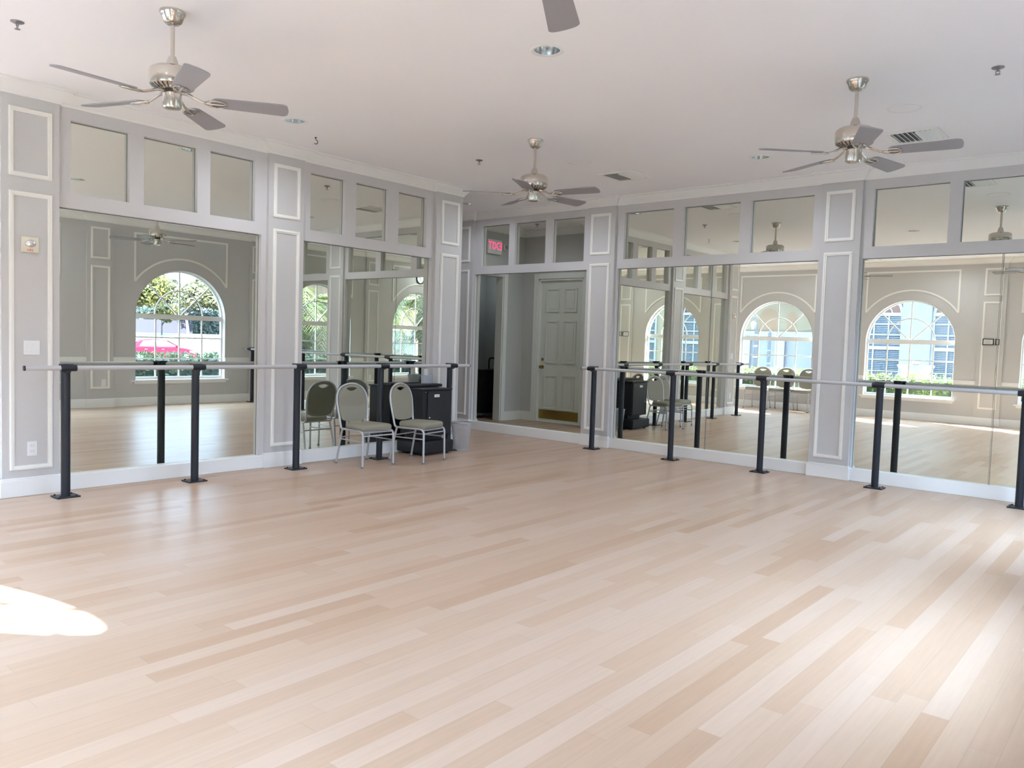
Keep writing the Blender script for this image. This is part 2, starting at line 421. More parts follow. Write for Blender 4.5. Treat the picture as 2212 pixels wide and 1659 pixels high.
# ------------------------------------------------------------------ pilasters with panel mouldings
def ring_mold(mb, a0, a1, z0, z1, F, w=.034):
    """Picture-frame moulding: two-step profile; F(a, out, z)."""
    for (i0, i1, t) in ((0, w, .010), (w * .2, w * .62, .017)):
        A0, A1, Z0, Z1 = a0 + i0, a1 - i0, z0 + i0, z1 - i0; wd = i1 - i0
        for (p0, p1, q0, q1) in ((A0, A1, Z0, Z0 + wd), (A0, A1, Z1 - wd, Z1), (A0, A0 + wd, Z0 + wd, Z1 - wd), (A1 - wd, A1, Z0 + wd, Z1 - wd)):
            mb.prism([(p0, q0), (p1, q0), (p1, q1), (p0, q1)], lambda q: F(q[0], 0, q[1]), lambda q, t=t: F(q[0], t, q[1]))
tn = [1]
def next_trim(): tn[0] += 1; return 'trim_%d' % tn[0]
def pilaster(s, e, F, panel=None, low=ZLB, back=.06):
    mb = MB(); mb.prism([(s, 0), (e, 0), (e, CB + .05), (s, CB + .05)], lambda q: F(q[0], -back, q[1]), lambda q: F(q[0], PP, q[1]))
    o = struct(mb.build(next_trim(), M_WALL))
    if panel is None:
        c = (s + e) / 2; panel = (c - .155, c + .155)
    for z0, z1 in ((ZUB, ZUT), (low, ZLT)):
        m = MB(); ring_mold(m, panel[0], panel[1], z0, z1, lambda a, o_, z: F(a, PP + o_, z))
        m.build('panel_molding', M_CREAM, o)
    return o
GW = lambda a, o, z: (o, a, z); GN = lambda a, o, z: (a, -o, z); GE = lambda a, o, z: (XE - o, a, z); GS = lambda a, o, z: (a, YS + o, z)
for (s, e), pn in zip(PIL_W, ((-6.5035, -6.1956), (-4.1805, -3.876), (-1.854, -1.5473))): pilaster(s, e, GW, pn)
for (s, e), pn in zip(PIL_N, ((-1.51, -1.20), (.9969, 1.308), (4.0373, 4.3351))): pilaster(s, e, GN, pn)
for (s, e) in PIL_E: pilaster(s, e, GE, (s + .03, e - .03) if e - s < .3 else None, low=.32, back=0)
for (s, e) in PIL_S: pilaster(s, e, GS, None, low=.32, back=0)

# ------------------------------------------------------------------ mirror bays: grey frames, transom mirrors, floor mirrors
def frame_bay(lo, hi, mir, trans, F):
    mb = MB()
    def bar(a0, a1, z0, z1): mb.prism([(a0, z0), (a1, z0), (a1, z1), (a0, z1)], lambda q: F(q[0], -REC - .018, q[1]), lambda q: F(q[0], 0, q[1]))
    bar(lo, hi, ZMT, ZTB); bar(lo, hi, ZTT, H)
    if mir[0] > lo + .002: bar(lo, mir[0], ZMB, ZMT)
    if mir[1] < hi - .002: bar(mir[1], hi, ZMB, ZMT)
    ed = [lo] + [v for t in trans for v in t] + [hi]
    for i in range(0, len(ed), 2):
        if ed[i + 1] - ed[i] > .002: bar(ed[i], ed[i + 1], ZTB, ZTT)
    return struct(mb.build(next_trim(), M_FRAME))
def mirror(name, a0, a1, z0, z1, F_, label, group, tilt=0.0):
    """tilt: how far the glass stands off square with its wall (metres per metre)."""
    mid = (a0 + a1) / 2; F = lambda a, o, z: F_(a, o + tilt * (a - mid), z)
    mb = MB(); mb.prism([(a0, z0), (a1, z0), (a1, z1), (a0, z1)], lambda q: F(q[0], -REC - .004, q[1]), lambda q: F(q[0], -REC, q[1]))
    o = tag(mb.build(name, M_MIRROR), label, 'mirror', group)
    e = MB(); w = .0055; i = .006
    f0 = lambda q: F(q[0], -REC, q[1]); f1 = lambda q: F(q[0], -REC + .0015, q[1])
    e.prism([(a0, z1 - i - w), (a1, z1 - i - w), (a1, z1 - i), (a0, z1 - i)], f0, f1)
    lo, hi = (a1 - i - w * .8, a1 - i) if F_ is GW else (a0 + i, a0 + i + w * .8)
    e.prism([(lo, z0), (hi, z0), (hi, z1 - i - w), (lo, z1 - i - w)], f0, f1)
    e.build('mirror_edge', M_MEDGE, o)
    return o
BAYS = [
 ('W', -6.14, -4.233, [(-6.132, -4.288)], [(-6.0417, -5.5697), (-5.4469, -4.9553), (-4.83, -4.3625)]),
 ('W', -3.822, -1.936, [(-3.7945, -1.9633)], [(-3.7187, -3.2746), (-3.1285, -2.6679), (-2.5101, -2.0677)]),
 ('N', -1.14, .946, [(-1.1247, .9233)], [(-1.0033, -.4677), (-.3549, .2018), (.314, .8586)]),
 ('N', 1.372, 3.985, [(1.4013, 2.702), (2.706, 3.9658)], [(1.4859, 2.189), (2.3261, 3.0481), (3.1805, 3.8911)]),
 ('N', 4.40, XE, [(4.4158, 5.669), (5.673, 6.88)], [(4.507, 5.1994), (5.3104, 6.02), (6.13, 6.83)])]
BIGL = [['big floor mirror at far left wall showing the red car through an arched window'],
        ['big floor mirror behind the two chairs and the black podium'],
        ['big floor mirror reflecting the white panelled door and dark storage opening'],
        ['left panel of the seamed floor mirror reflecting the black podium', 'right panel of the seamed floor mirror reflecting three chairs under a window'],
        ['floor mirror reflecting an arched window with a white garden urn', 'narrow floor mirror panel at the far right edge beyond the seam']]
TRL = [['transom mirror nearest the left end of the left wall, reflecting plain ceiling', 'middle transom mirror above the car reflecting floor mirror', 'transom mirror above the left floor mirror, nearest the chairs'],
       ['transom mirror above the chairs, leftmost of its three', 'transom mirror above the chairs, middle one reflecting a ceiling vent', 'transom mirror above the black podium, narrow and nearest the corner'],
       ['transom mirror reflecting the red exit sign', 'transom mirror over the reflected door, middle one with a sprinkler reflection', 'transom mirror over the reflected door, right of the sprinkler reflection'],
       ['transom mirror on the right wall reflecting a white crown molding corner', 'transom mirror on the right wall reflecting a ceiling vent', 'transom mirror reflecting a fan motor and rod, left of the wide pilaster'],
       ['transom mirror right of the wide pilaster, reflecting only a recessed light', 'transom mirror at upper right reflecting a ceiling fan rod and motor', 'transom mirror beyond the right edge, last of the right wall']]
for bi, (w, lo, hi, mirs, trs) in enumerate(BAYS):
    F = GW if w == 'W' else GN
    frame_bay(lo, hi, (mirs[0][0], mirs[-1][1]), trs, F)
    for k, (a, b) in enumerate(mirs):
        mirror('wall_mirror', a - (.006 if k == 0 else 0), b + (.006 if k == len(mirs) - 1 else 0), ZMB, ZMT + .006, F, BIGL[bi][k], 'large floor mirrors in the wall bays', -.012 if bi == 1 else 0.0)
    for k, (a, b) in enumerate(trs):
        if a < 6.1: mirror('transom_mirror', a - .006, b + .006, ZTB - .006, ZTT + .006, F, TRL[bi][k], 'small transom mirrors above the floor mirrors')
        else: struct(MB().prism([(a, ZTB), (b, ZTB), (b, ZTT), (a, ZTT)], lambda q: GN(q[0], -.054, q[1]), lambda q: GN(q[0], -.05, q[1])).build(next_trim(), M_MIRROR))

# ------------------------------------------------------------------ arched windows
def arc_pts(c, r, t0=0, t1=PI, n=24): return [(c[0] + r * math.cos(t0 + (t1 - t0) * k / n), c[1] + r * math.sin(t0 + (t1 - t0) * k / n)) for k in range(n + 1)]
def window(idx, c, F, inner):
    """F(a, depth, z). inner(a,out,z) is the room-face mapping."""
    root = bpy.data.objects.new('window_%d' % idx, None); COL.objects.link(root); struct(root, None, None)
    d0, d1 = .10, .155
    fr = MB()
    def bar(a0, a1, z0, z1, e0=d0, e1=d1): fr.prism([(a0, z0), (a1, z0), (a1, z1), (a0, z1)], lambda q: F(q[0], e0, q[1]), lambda q: F(q[0], e1, q[1]))
    w = .032
    bar(c - RAD, c - RAD + w, SILL, SPR); bar(c + RAD - w, c + RAD, SILL, SPR)
    bar(c - RAD + .002, c + RAD - .002, SPR - .05, SPR + .04, d0 - .004, d1 + .004); bar(c - RAD + w - .004, c + RAD - w + .004, SILL, SILL + .05, d0 + .003, d1 - .003)
    o_, i_ = arc_pts((c, SPR), RAD), arc_pts((c, SPR), RAD - w)
    for k in range(len(o_) - 1):
        fr.prism([o_[k], o_[k + 1], i_[k + 1], i_[k]], lambda q: F(q[0], d0 + .001, q[1]), lambda q: F(q[0], d1 - .001, q[1]))
    fr.build('window_frame', M_WHITE, root)
    gb = MB(); g = .011
    def gbar(p, q, t=g, e=0.0):
        d = (Vector(q) - Vector(p)).normalized(); nn = Vector((-d.y, d.x)) * t
        pl = [(p[0] + nn.x, p[1] + nn.y), (p[0] - nn.x, p[1] - nn.y), (q[0] - nn.x, q[1] - nn.y), (q[0] + nn.x, q[1] + nn.y)]
        gb.prism(pl, lambda v: F(v[0], .112 + e, v[1]), lambda v: F(v[0], .140 - e, v[1]))
    for s in (-.44, 0, .44): gbar((c + s, SILL + .05), (c + s, SPR - .05))
    for z in (1.215, .83): gbar((c - RAD + w, z), (c + RAD - w, z), g, .002)
    for t in (PI / 4, PI / 2, 3 * PI / 4): gbar((c + .03 * math.cos(t), SPR + .03 * math.sin(t)), (c + (RAD - w) * math.cos(t), SPR + (RAD - w) * math.sin(t)), g, .001 + .0005 * t)
    ia = arc_pts((c, SPR + .02), .455)
    for k in range(len(ia) - 1): gbar(ia[k], ia[k + 1], g, .0035 + .0006 * (k % 2))
    gb.build('glazing_bar', M_WHITE, root)
    gl = MB(); out = [(c - RAD + w, SILL + .03), (c + RAD - w, SILL + .03)] + arc_pts((c, SPR), RAD - w + .01)
    gl.add([F(a, .126, z) for a, z in out], [tuple(range(len(out)))]); gl.build('window_glass', M_GLASS, root)
    rv = MB()                                                  # white reveal lining
    prof = [(c - RAD, SILL)] + [(c + RAD * math.cos(PI - PI * k / 24), SPR + RAD * math.sin(PI - PI * k / 24)) for k in range(25)] + [(c + RAD, SILL)]
    ins = [(c + (a - c) * .995, z - (.004 if z > SPR else 0)) for a, z in prof]
    for k in range(len(ins) - 1):
        a, b = ins[k], ins[k + 1]; rv.add([F(a[0], .0, a[1]), F(b[0], .0, b[1]), F(b[0], .10, b[1]), F(a[0], .10, a[1])], [(0, 1, 2, 3)])
    rv.build('reveal', M_WHITE, root)
    sl = MB()
    sl.prism([(c - .91, .425), (c + .91, .425), (c + .91, SILL), (c - .91, SILL)], lambda q: inner(q[0], 0, q[1]), lambda q: inner(q[0], .045, q[1]))
    sl.prism([(c - RAD, SILL - .02), (c + RAD, SILL - .02), (c + RAD, SILL + .002), (c - RAD, SILL + .002)], lambda q: F(q[0], -.01, q[1]), lambda q: F(q[0], .12, q[1]))
    sl.prism([(c - .87, .385), (c + .87, .385), (c + .87, .425), (c - .87, .425)], lambda q: inner(q[0], 0, q[1]), lambda q: inner(q[0], .02, q[1]))
    sl.build('window_sill', M_WHITE, root)
    # moulded panel above the arch
    mo = MB()
    def mbar(p, q, t=.016, h=.014):
        d = (Vector(q) - Vector(p)).normalized(); nn = Vector((-d.y, d.x)) * t
        pl = [(p[0] + nn.x, p[1] + nn.y), (p[0] - nn.x, p[1] - nn.y), (q[0] - nn.x, q[1] - nn.y), (q[0] + nn.x, q[1] + nn.y)]
        mo.prism(pl, lambda v: inner(v[0], 0, v[1]), lambda v: inner(v[0], h, v[1]))
    R_ = 1.05; th = math.acos(.865 / R_); zc = SPR + R_ * math.sin(th)
    mbar((c - .865, zc), (c - .865, 3.045)); mbar((c + .865, zc), (c + .865, 3.045)); mbar((c - .8815, 3.03), (c + .8815, 3.03), .0165, .0148)
    ap = arc_pts((c, SPR), R_, th, PI - th)
    for k in range(len(ap) - 1): mbar(ap[k], ap[k + 1], .016, .0125 + .0006 * (k % 2))
    mo.build('panel_molding', M_CREAM, root)
    return root
wi = 1
for c in E_WIN: window(wi, c, FE, GE); wi += 1
for c in S_WIN: window(wi, c, FS, GS); wi += 1
cr = MB()                                                     # chair rail between windows and pilasters
def rail_seg(mb, a, b, F): mb.prism([(a, .785), (b, .785), (b, .86), (a, .86)], lambda q: F(q[0], 0, q[1]), lambda q: F(q[0], .014, q[1])); mb.prism([(a, .81), (b, .81), (b, .84), (a, .84)], lambda q: F(q[0], .014, q[1]), lambda q: F(q[0], .022, q[1]))
def spans(a0, a1, cuts):
    out = []; cur = a0
    for s, e in sorted(cuts):
        if s - cur > .02: out.append((cur, s))
        cur = max(cur, e)
    if a1 - cur > .02: out.append((cur, a1))
    return out
for s, e in spans(YEE, 0, PIL_E + [(c - RAD, c + RAD) for c in E_WIN]): rail_seg(cr, s, e, GE)
struct(cr.build(next_trim(), M_WHITE))
cr = MB()
for s, e in spans(XWEST, XEND, PIL_S + [(c - RAD, c + RAD) for c in S_WIN]): rail_seg(cr, s, e, GS)
struct(cr.build(next_trim(), M_WHITE))

# ------------------------------------------------------------------ alcove door and casings
door = bpy.data.objects.new('door_1', None); COL.objects.link(door); struct(door)
dm = MB(); dm.box(DX0 + .03, DX1 - .03, AY - .085, AY - .045, .012, DH - .03); dm.build('door_leaf', M_DOOR, door)
pn = MB(); dw = DX1 - DX0 - .06; x0 = DX0 + .03
for (za, zb) in ((.22, .80), (1.0, 1.72), (1.86, 2.26)):
    for (xa, xb) in ((x0 + .12, x0 + dw / 2 - .05), (x0 + dw / 2 + .05, x0 + dw - .12)):
        ring_mold(pn, xa, xb, za, zb, lambda a, o, z: (a, AY - .045 + o, z), .03)
        pn.box(xa + .06, xb - .06, AY - .045, AY - .037, za + .06, zb - .06)
pn.build('door_panel', M_DOOR, door)
kp = MB(); kp.box(x0 + .02, x0 + dw - .02, AY - .045, AY - .042, .05, .205); kp.build('kick_plate', M_BRASS, door)
kb = MB(); kb.lathe([(.0, 0), (.032, .0), (.032, .006), (.012, .012), (.011, .035), (.024, .045), (.03, .06), (.024, .075), (.0, .08)], n=20)
kb.v = [(x0 + .07 + v[0], AY - .045 + v[2], .93 + v[1]) for v in kb.v]; kb.build('door_knob', M_BRASS, door, smooth=40)
kb = MB(); kb.lathe([(.0, 0), (.025, .0), (.025, .012), (.018, .018), (.0, .02)], n=20)
kb.v = [(x0 + .07 + v[0], AY - .045 + v[2], 1.06 + v[1]) for v in kb.v]; kb.build('deadbolt', M_BRASS, door, smooth=40)
cs = MB()
for (a, b, z0, z1) in ((DX0 - .09, DX0, 0, DH + .09), (DX1, DX1 + .09, 0, DH + .09), (DX0, DX1, DH, DH + .09)):
    cs.box(a, b, AY, AY + .018, z0, z1)
cs.box(DX0, DX0 + .03, AY - .12, AY, 0, DH); cs.box(DX1 - .03, DX1, AY - .12, AY, 0, DH); cs.box(DX0, DX1, AY - .12, AY, DH - .03, DH); cs.box(DX0 + .03, DX1 - .03, AY - .12, AY, 0, .012)
cs.build('door_casing', M_WHITE, door, bevel=.004)
op = MB()
for (a, b, z0, z1) in ((OY0 - .09, OY0, 0, OH + .09), (OY1, OY1 + .09, 0, OH + .09), (OY0, OY1, OH, OH + .09)):
    op.box(AX, AX + .018, a, b, z0, z1)
op.box(AX - .15, AX, OY0, OY0 + .02, 0, OH); op.box(AX - .15, AX, OY1 - .02, OY1, 0, OH); op.box(AX - .15, AX, OY0, OY1, OH - .02, OH)
struct(op.build('door_2', M_WHITE, bevel=.004))

# ------------------------------------------------------------------ ballet barres
def barre(label, axis, posts, rail_a, post_o, rail_o):
    """axis 'W' runs along y at x=offset; 'N' runs along x at y=-offset."""
    F = (lambda a, o, z: (o, a, z)) if axis == 'W' else (lambda a, o, z: (a, -o, z))
    t = thing('ballet_barre', label, 'barre', F(posts[0], post_o, 0), 0, 'ballet barres along the mirrors')
    L0 = Vector(t.location)
    rel = lambda a, o, z: tuple(Vector(F(a, o, z)) - L0)
    zr = 1.037
    r = MB(); r.tube([rel(rail_a[0], rail_o, zr), rel(rail_a[1], rail_o, zr)], .0195, 20); ro = r.build('rail', M_RAIL, t, smooth=40)
    for e, d in ((rail_a[0], -1), (rail_a[1], 1)):
        c = MB(); c.tube([rel(e - d * .004, rail_o, zr), rel(e + d * .006, rail_o, zr)], .0205, 20); c.build('end_cap', M_POST, ro, smooth=40)
    for a in posts:
        p = MB(); hw = .034; n = 20
        p.tube([rel(a, post_o, .012), rel(a, post_o, 1.055)], hw, n); po = p.build('post', M_POST, t, smooth=40)
        b = MB()
        q0, q1 = rel(a - .085, post_o - .075, 0), rel(a + .085, post_o + .075, 0)
        b.box(min(q0[0], q1[0]), max(q0[0], q1[0]), min(q0[1], q1[1]), max(q0[1], q1[1]), 0, .012)
        for sa in (-.062, .062):
            for so in (-.055, .055):
                c = rel(a + sa, post_o + so, 0); b.lathe([(.008, .012), (.008, .018), (.004, .021)], c, 8)
        b.build('base_plate', M_POST, po)
        k = MB()
        k.tube([rel(a - .058, rail_o, zr), rel(a + .058, rail_o, zr)], .0265, 18)
        q0, q1 = rel(a - .037, post_o - .037, 0), rel(a + .037, rail_o, 0)
        k.box(min(q0[0], q1[0]), max(q0[0], q1[0]), min(q0[1], q1[1]), max(q0[1], q1[1]), 1.052, 1.067)
        q0, q1 = rel(a - .02, post_o, 0), rel(a + .02, rail_o, 0)
        k.box(min(q0[0], q1[0]), max(q0[0], q1[0]), min(q0[1], q1[1]), max(q0[1], q1[1]), 1.0, 1.055)
        k.build('clamp', M_POST, po, smooth=40)
    return t
barre('grey barre rail on five black posts along the left mirror wall, behind the chairs', 'W', [-6.18, -5.102, -4.034, -2.954, -1.88], (-6.49, -1.60), .277, .335)
barre('grey barre rail on black posts along the right mirror wall', 'N', [1.298, 2.437, 3.546, 4.745, 5.976, 6.66], (1.145, 6.86), .285, .343)

# ------------------------------------------------------------------ ceiling fans
def build_fan(root, detail=True):
    zc = H
    c = MB(); c.lathe([(.0, 0), (.074, 0), (.074, -.012), (.069, -.020), (.064, -.028), (.052, -.062), (.036, -.074), (.0, -.076)], (0, 0, 0), 36); c.build('canopy', M_NICKEL, root, smooth=35)
    r = MB(); r.tube([(0, 0, -.07), (0, 0, -.285)], .0125, 16); r.build('downrod', M_NICKEL, root, smooth=40)
    k = MB(); k.lathe([(.0, -.262), (.021, -.262), (.024, -.272), (.030, -.285), (.037, -.325), (.038, -.340), (.0, -.340)], n=28); k.build('yoke_cover', M_NICKEL, root, smooth=35)
    m = MB(); m.lathe([(.0, -.325), (.06, -.327), (.105, -.333), (.124, -.345), (.129, -.358), (.129, -.425), (.124, -.438), (.100, -.452), (.072, -.462), (.0, -.462)], n=48); mo = m.build('motor_housing', M_NICKEL, root, smooth=35)
    v = MB()
    for i in range(26):
        a = 2 * PI * i / 26; mt = Matrix.Rotation(a, 4, 'Z')
        sl = math.atan2(.013, .024)
        for q in (0,):
            vs = [(.080, -.004, -.4615), (.118, -.004, -.4445), (.118, .004, -.4445), (.080, .004, -.4615)]
            v.add([mt @ Vector(p) for p in vs], [(0, 1, 2, 3)])
    v.build('vent_slot', M_DARK, mo)
    hb = MB(); hb.lathe([(.0, -.462), (.048, -.462), (.048, -.482), (.0, -.482)], n=24); hb.build('hub', M_DARK, root)
    s = MB(); s.lathe([(.0, -.478), (.050, -.478), (.054, -.483), (.054, -.555), (.048, -.566), (.03, -.572), (.0, -.574)], n=36); s.build('switch_housing', M_NICKEL, root, smooth=35)
    # blade outline (x along the arm, y across)
    out = []
    r0, r1 = .215, .655
    for k_ in range(9): a = PI / 2 + PI * k_ / 8; out.append((r0 + .055 + .055 * math.cos(a), .056 * math.sin(a)))
    w1 = .070; cr_ = .022
    pts = [(r1 - cr_ + cr_ * math.sin(t), -w1 + cr_ - cr_ * math.cos(t)) for t in [PI / 2 * i / 4 for i in range(5)]]
    tip = [(p[0] + .014 * (1 - (p[1] / w1) ** 2), p[1]) for p in pts]
    mid = [(r1 + .014 * (1 - (y / w1) ** 2), y) for y in (-.03, 0, .03)]
    tip2 = [(p[0], -p[1]) for p in reversed(tip)]
    out = out + tip + mid + tip2
    pitch = math.radians(-12)
    for i in range(5):
        a = 2 * PI * i / 5
        T = Matrix.Rotation(a, 4, 'Z') @ Matrix.Translation((0, 0, -.505)) @ Matrix.Rotation(pitch, 4, 'X')
        b = MB(); b.prism(out, lambda q: T @ Vector((q[0], q[1], .004)), lambda q: T @ Vector((q[0], q[1], -.004)))
        bo = b.build('blade', M_BLADE, root)
        g = MB()
        R = Matrix.Rotation(a, 4, 'Z')
        g.tube([R @ Vector(p) for p in ((.045, 0, -.470), (.09, 0, -.474), (.13, 0, -.492), (.17, 0, -.508), (.21, 0, -.513))], [.009, .009, .008, .008, .009], 8)
        for sgn in (-1, 1):
            g.tube([T @ Vector(p) for p in ((.185, sgn * .006, -.009), (.21, sgn * .03, -.009), (.245, sgn * .042, -.009), (.285, sgn * .034, -.009), (.305, sgn * .012, -.009))], .0055, 8)
        g.tube([T @ Vector(p) for p in ((.19, 0, -.009), (.25, 0, -.010), (.305, 0, -.009))], .0055, 8)
        for px, py in ((.235, .03), (.235, -.03), (.30, 0)):
            g.lathe([(.007, 0), (.007, -.004), (.0, -.006)], T @ Vector((px, py, -.008)), 8)
        g.build('blade_bracket', M_NICKEL, bo, smooth=45)
FANS = [((2.33, -6.33), 57, 'brushed nickel ceiling fan hanging over the left barre, nearest the left wall'),
        ((2.28, -2.83), 10, 'brushed nickel ceiling fan at the back, farthest away, above the corner'),
        ((5.18, -2.86), 8, 'brushed nickel ceiling fan at right, beside the ceiling vent'),
        ((5.19, -6.36), 49, 'ceiling fan above the camera, only one grey blade tip showing at the top edge')]
fan0 = None
for (p, ang, lab) in FANS:
    if fan0 is None:
        f = thing('ceiling_fan', lab, 'ceiling fan', (p[0], p[1], H), math.radians(ang), 'ceiling fans on short downrods'); build_fan(f); fan0 = f
    else:
        f = copy_tree(fan0); f.location = (p[0], p[1], H); f.rotation_euler = (0, 0, math.radians(ang)); f['label'] = lab

# ------------------------------------------------------------------ ceiling fittings
def downlight(p, lab):
    t = thing('recessed_light', lab, 'ceiling light', (p[0], p[1], H), 0, 'recessed downlights in the ceiling')
    r = MB(); r.lathe([(.084, .002), (.086, -.004), (.100, -.005), (.112, -.002), (.113, .0)], n=36, cap=False); r.build('trim_ring', M_WHITE, t, smooth=50)
    c = MB(); c.lathe([(.086, -.003), (.083, .03), (.074, .08), (.055, .125), (.0, .13)], n=36, cap=False); c.build('reflector', M_CHROME, t, smooth=60)
    b = MB(); b.lathe([(.0, .045), (.02, .05), (.032, .07), (.034, .09), (.02, .125), (.0, .125)], n=20, cap=False); b.build('bulb', M_PAPER, t, smooth=60)
DLL = ['recessed light on the ceiling near the left wall beyond the second fan', 'recessed light left of the right fan', 'recessed light near the left wall, by the nearest fan blade', 'largest recessed light, below the single fan blade tip', 'recessed light nearest the windows opposite the left mirror wall', 'recessed light in the alcove ceiling, half hidden by the wall corner', 'recessed light by the south windows, seen in the right mirror', 'recessed light over the window side, near the left wall']
for p, l in zip(DL, DLL): downlight(p, l)
def sprinkler(p, lab, s=1.0):
    t = thing('sprinkler_head', lab, 'sprinkler', (p[0], p[1], H), 0, 'fire sprinkler heads in the ceiling')
    r = MB(); r.lathe([(.0, 0), (.038 * s, 0), (.038 * s, -.005), (.028 * s, -.012), (.0, -.013)], n=24); r.build('escutcheon', M_SPRK, t, smooth=40)
    b = MB(); b.tube([(0, 0, -.012), (0, 0, -.032)], .008, 10)
    b.tube([(-.011, 0, -.03), (-.012, 0, -.044), (-.005, 0, -.056)], .0025, 6); b.tube([(.011, 0, -.03), (.012, 0, -.044), (.005, 0, -.056)], .0025, 6)
    b.box(-.012, .012, -.003, .003, -.034, -.028); b.build('frame_arms', M_SPRK, t, smooth=40)
    d = MB(); d.lathe([(.0, -.056), (.017, -.056), (.017, -.058), (.0, -.058)], n=16); d.build('deflector', M_SPRK, t); t.scale = (1, 1, .8)
sprinkler((1.37, -6.85), 'sprinkler head at upper left, left of the nearest fan')
sprinkler((1.27, -2.52), 'small sprinkler head left of the farthest fan')
sprinkler((5.98, -2.60), 'sprinkler head at upper right, right of the right fan')
sprinkler((-1.0, -1.19), 'sprinkler head in the alcove, seen in the mirror above the door')
def speaker(p, lab):
    t = thing('ceiling_speaker', lab, 'speaker', (p[0], p[1], H), 0, 'flush round ceiling speakers')
    MB().lathe([(.105, 0), (.105, -.004), (.118, -.006), (.125, -.003), (.126, 0)], n=40, cap=False).build('rim', M_WHITE, t, smooth=50)
    MB().lathe([(.0, -.003), (.106, -.003)], n=40, cap=False).build('grille', M_CEIL, t)
speaker((5.27, -2.0), 'flush round white speaker near the right fan'); speaker((2.10, -1.87), 'flush round white speaker right of the farthest fan')
def vent(p, lab):
    t = thing('ceiling_vent', lab, 'air vent', (p[0], p[1], H), 0, 'square ceiling air vents')
    a = .21; fr = MB()
    for (x0, x1, y0, y1) in ((-a, a, -a, -a + .035), (-a, a, a - .035, a), (-a, -a + .035, -a + .035, a - .035), (a - .035, a, -a + .035, a - .035)): fr.box(x0, x1, y0, y1, -.012, 0)
    fr.build('vent_frame', M_WHITE, t, bevel=.003)
    MB().quad((-a + .03, -a + .03, -.001), (a - .03, -a + .03, -.001), (a - .03, a - .03, -.001), (-a + .03, a - .03, -.001)).build('duct_opening', M_RUBBER, t)
    lo = MB(); q = a - .035
    for k in range(9):
        x = -q + (k + .5) * 2 * q / 9; mt = Matrix.Translation((x, 0, -.010)) @ Matrix.Rotation(math.radians(38 if k < 5 else -38), 4, 'Y')
        lo.box(-.018, .018, -q, q, -.0012, .0012, mt)
    lo.build('louver', M_WHITE, t)
vent((5.15, -1.13), 'square ceiling vent right of the right fan, behind its blade'); vent((2.15, -1.08), 'square ceiling vent right of the farthest fan'); vent((2.03, -8.2), 'square ceiling vent by the windows, seen in the right mirror')
hk = MB(); hk.lathe([(.0, 0), (.012, 0), (.010, -.006), (.0, -.007)], n=14); hk.tube([(0, 0, -.005), (.0, .0, -.02), (.014, .012, -.032), (.016, .014, -.05), (.004, .004, -.064), (-.01, -.008, -.056)], .0035, 8)
o = hk.build('ceiling_hook', M_DARK, loc=(.57, -4.07, H), smooth=50); tag(o, 'small dark hook in the ceiling above the left pilaster', 'hook')

# ------------------------------------------------------------------ wall fittings on the left pilaster
t = thing('fire_strobe', 'cream fire alarm strobe with clear dome on the left pilaster', 'fire alarm', (PP, -6.358, 2.0))
MB().box(0, .018, -.062, .062, -.062, .062).build('mounting_plate', M_STROBE, t, bevel=.006)
d = MB(); d.lathe([(.041, 0), (.041, .008), (.036, .022), (.024, .032), (.0, .036)], n=28, cap=False); d.v = [(.018 + v[2], v[0] * 1.0, v[1] * .75 + .006) for v in d.v]; d.build('strobe_dome', M_CHROME, t, smooth=50)
def text(body, size, m, parent, loc, rot, name='lettering', ext=.001):
    c = bpy.data.curves.new(name, 'FONT'); c.body = body; c.size = size; c.align_x = 'CENTER'; c.align_y = 'CENTER'; c.extrude = ext
    c.materials.append(m); tmp = bpy.data.objects.new(name + '_curve', c); COL.objects.link(tmp)
    bpy.context.view_layer.update()
    me = bpy.data.meshes.new_from_object(tmp.evaluated_get(bpy.context.evaluated_depsgraph_get()))
    bpy.data.objects.remove(tmp); bpy.data.curves.remove(c)
    o = bpy.data.objects.new(name, me); COL.objects.link(o); o.parent = parent; o.location = loc; o.rotation_euler = rot
    return o
text('FIRE', .026, M_RED, t, (.0185, 0, -.046), (PI / 2, 0, PI / 2))
t = thing('light_switch', 'white double light switch plate on the left pilaster above the barre end', 'light switch', (PP, -6.345, 1.187))
MB().box(0, .006, -.058, .058, -.056, .056).build('cover_plate', M_PLATE, t, bevel=.002)
for y in (-.024, .024): MB().box(.006, .010, y - .016, y + .016, -.033, .033).build('rocker', M_PLATE, t, bevel=.001)
def outlet(loc, rz, lab):
    t = thing('wall_outlet', lab, 'power outlet', loc, rz, 'white duplex outlets')
    MB().box(0, .005, -.036, .036, -.058, .058).build('cover_plate', M_PLATE, t, bevel=.002)
    for z in (-.024, .024):
        f = MB(); f.box(.005, .008, -.017, .017, z - .015, z + .015); s_ = f.build('socket', M_PLATE, t, bevel=.002)
        q = MB(); q.box(.008, .0085, -.008, -.006, z - .002, z + .007); q.box(.008, .0085, .006, .008, z - .002, z + .007); q.build('slot', M_DARK, s_)
outlet((PP, -6.344, .377), 0, 'white duplex outlet low on the left pilaster')
outlet((XE - PP, -2.98, .42), PI, 'white outlet low on the window wall pilaster, seen in the left mirror')
t = thing('wall_clock', 'round black rimmed wall clock above an arched window, seen in the mirror behind the podium', 'clock', (XE, -4.53, 2.79), PI)
c = MB(); c.lathe([(.108, 0), (.13, 0), (.135, .012), (.128, .028), (.112, .030), (.108, .018)], n=40, cap=False); c.v = [(v[2], v[0], v[1]) for v in c.v]; c.build('clock_rim', M_BLACK2, t, smooth=50)
c = MB(); c.lathe([(.0, .010), (.112, .010)], n=40, cap=False); c.v = [(v[2], v[0], v[1]) for v in c.v]; c.build('clock_face', M_PAPER, t)
c = MB()
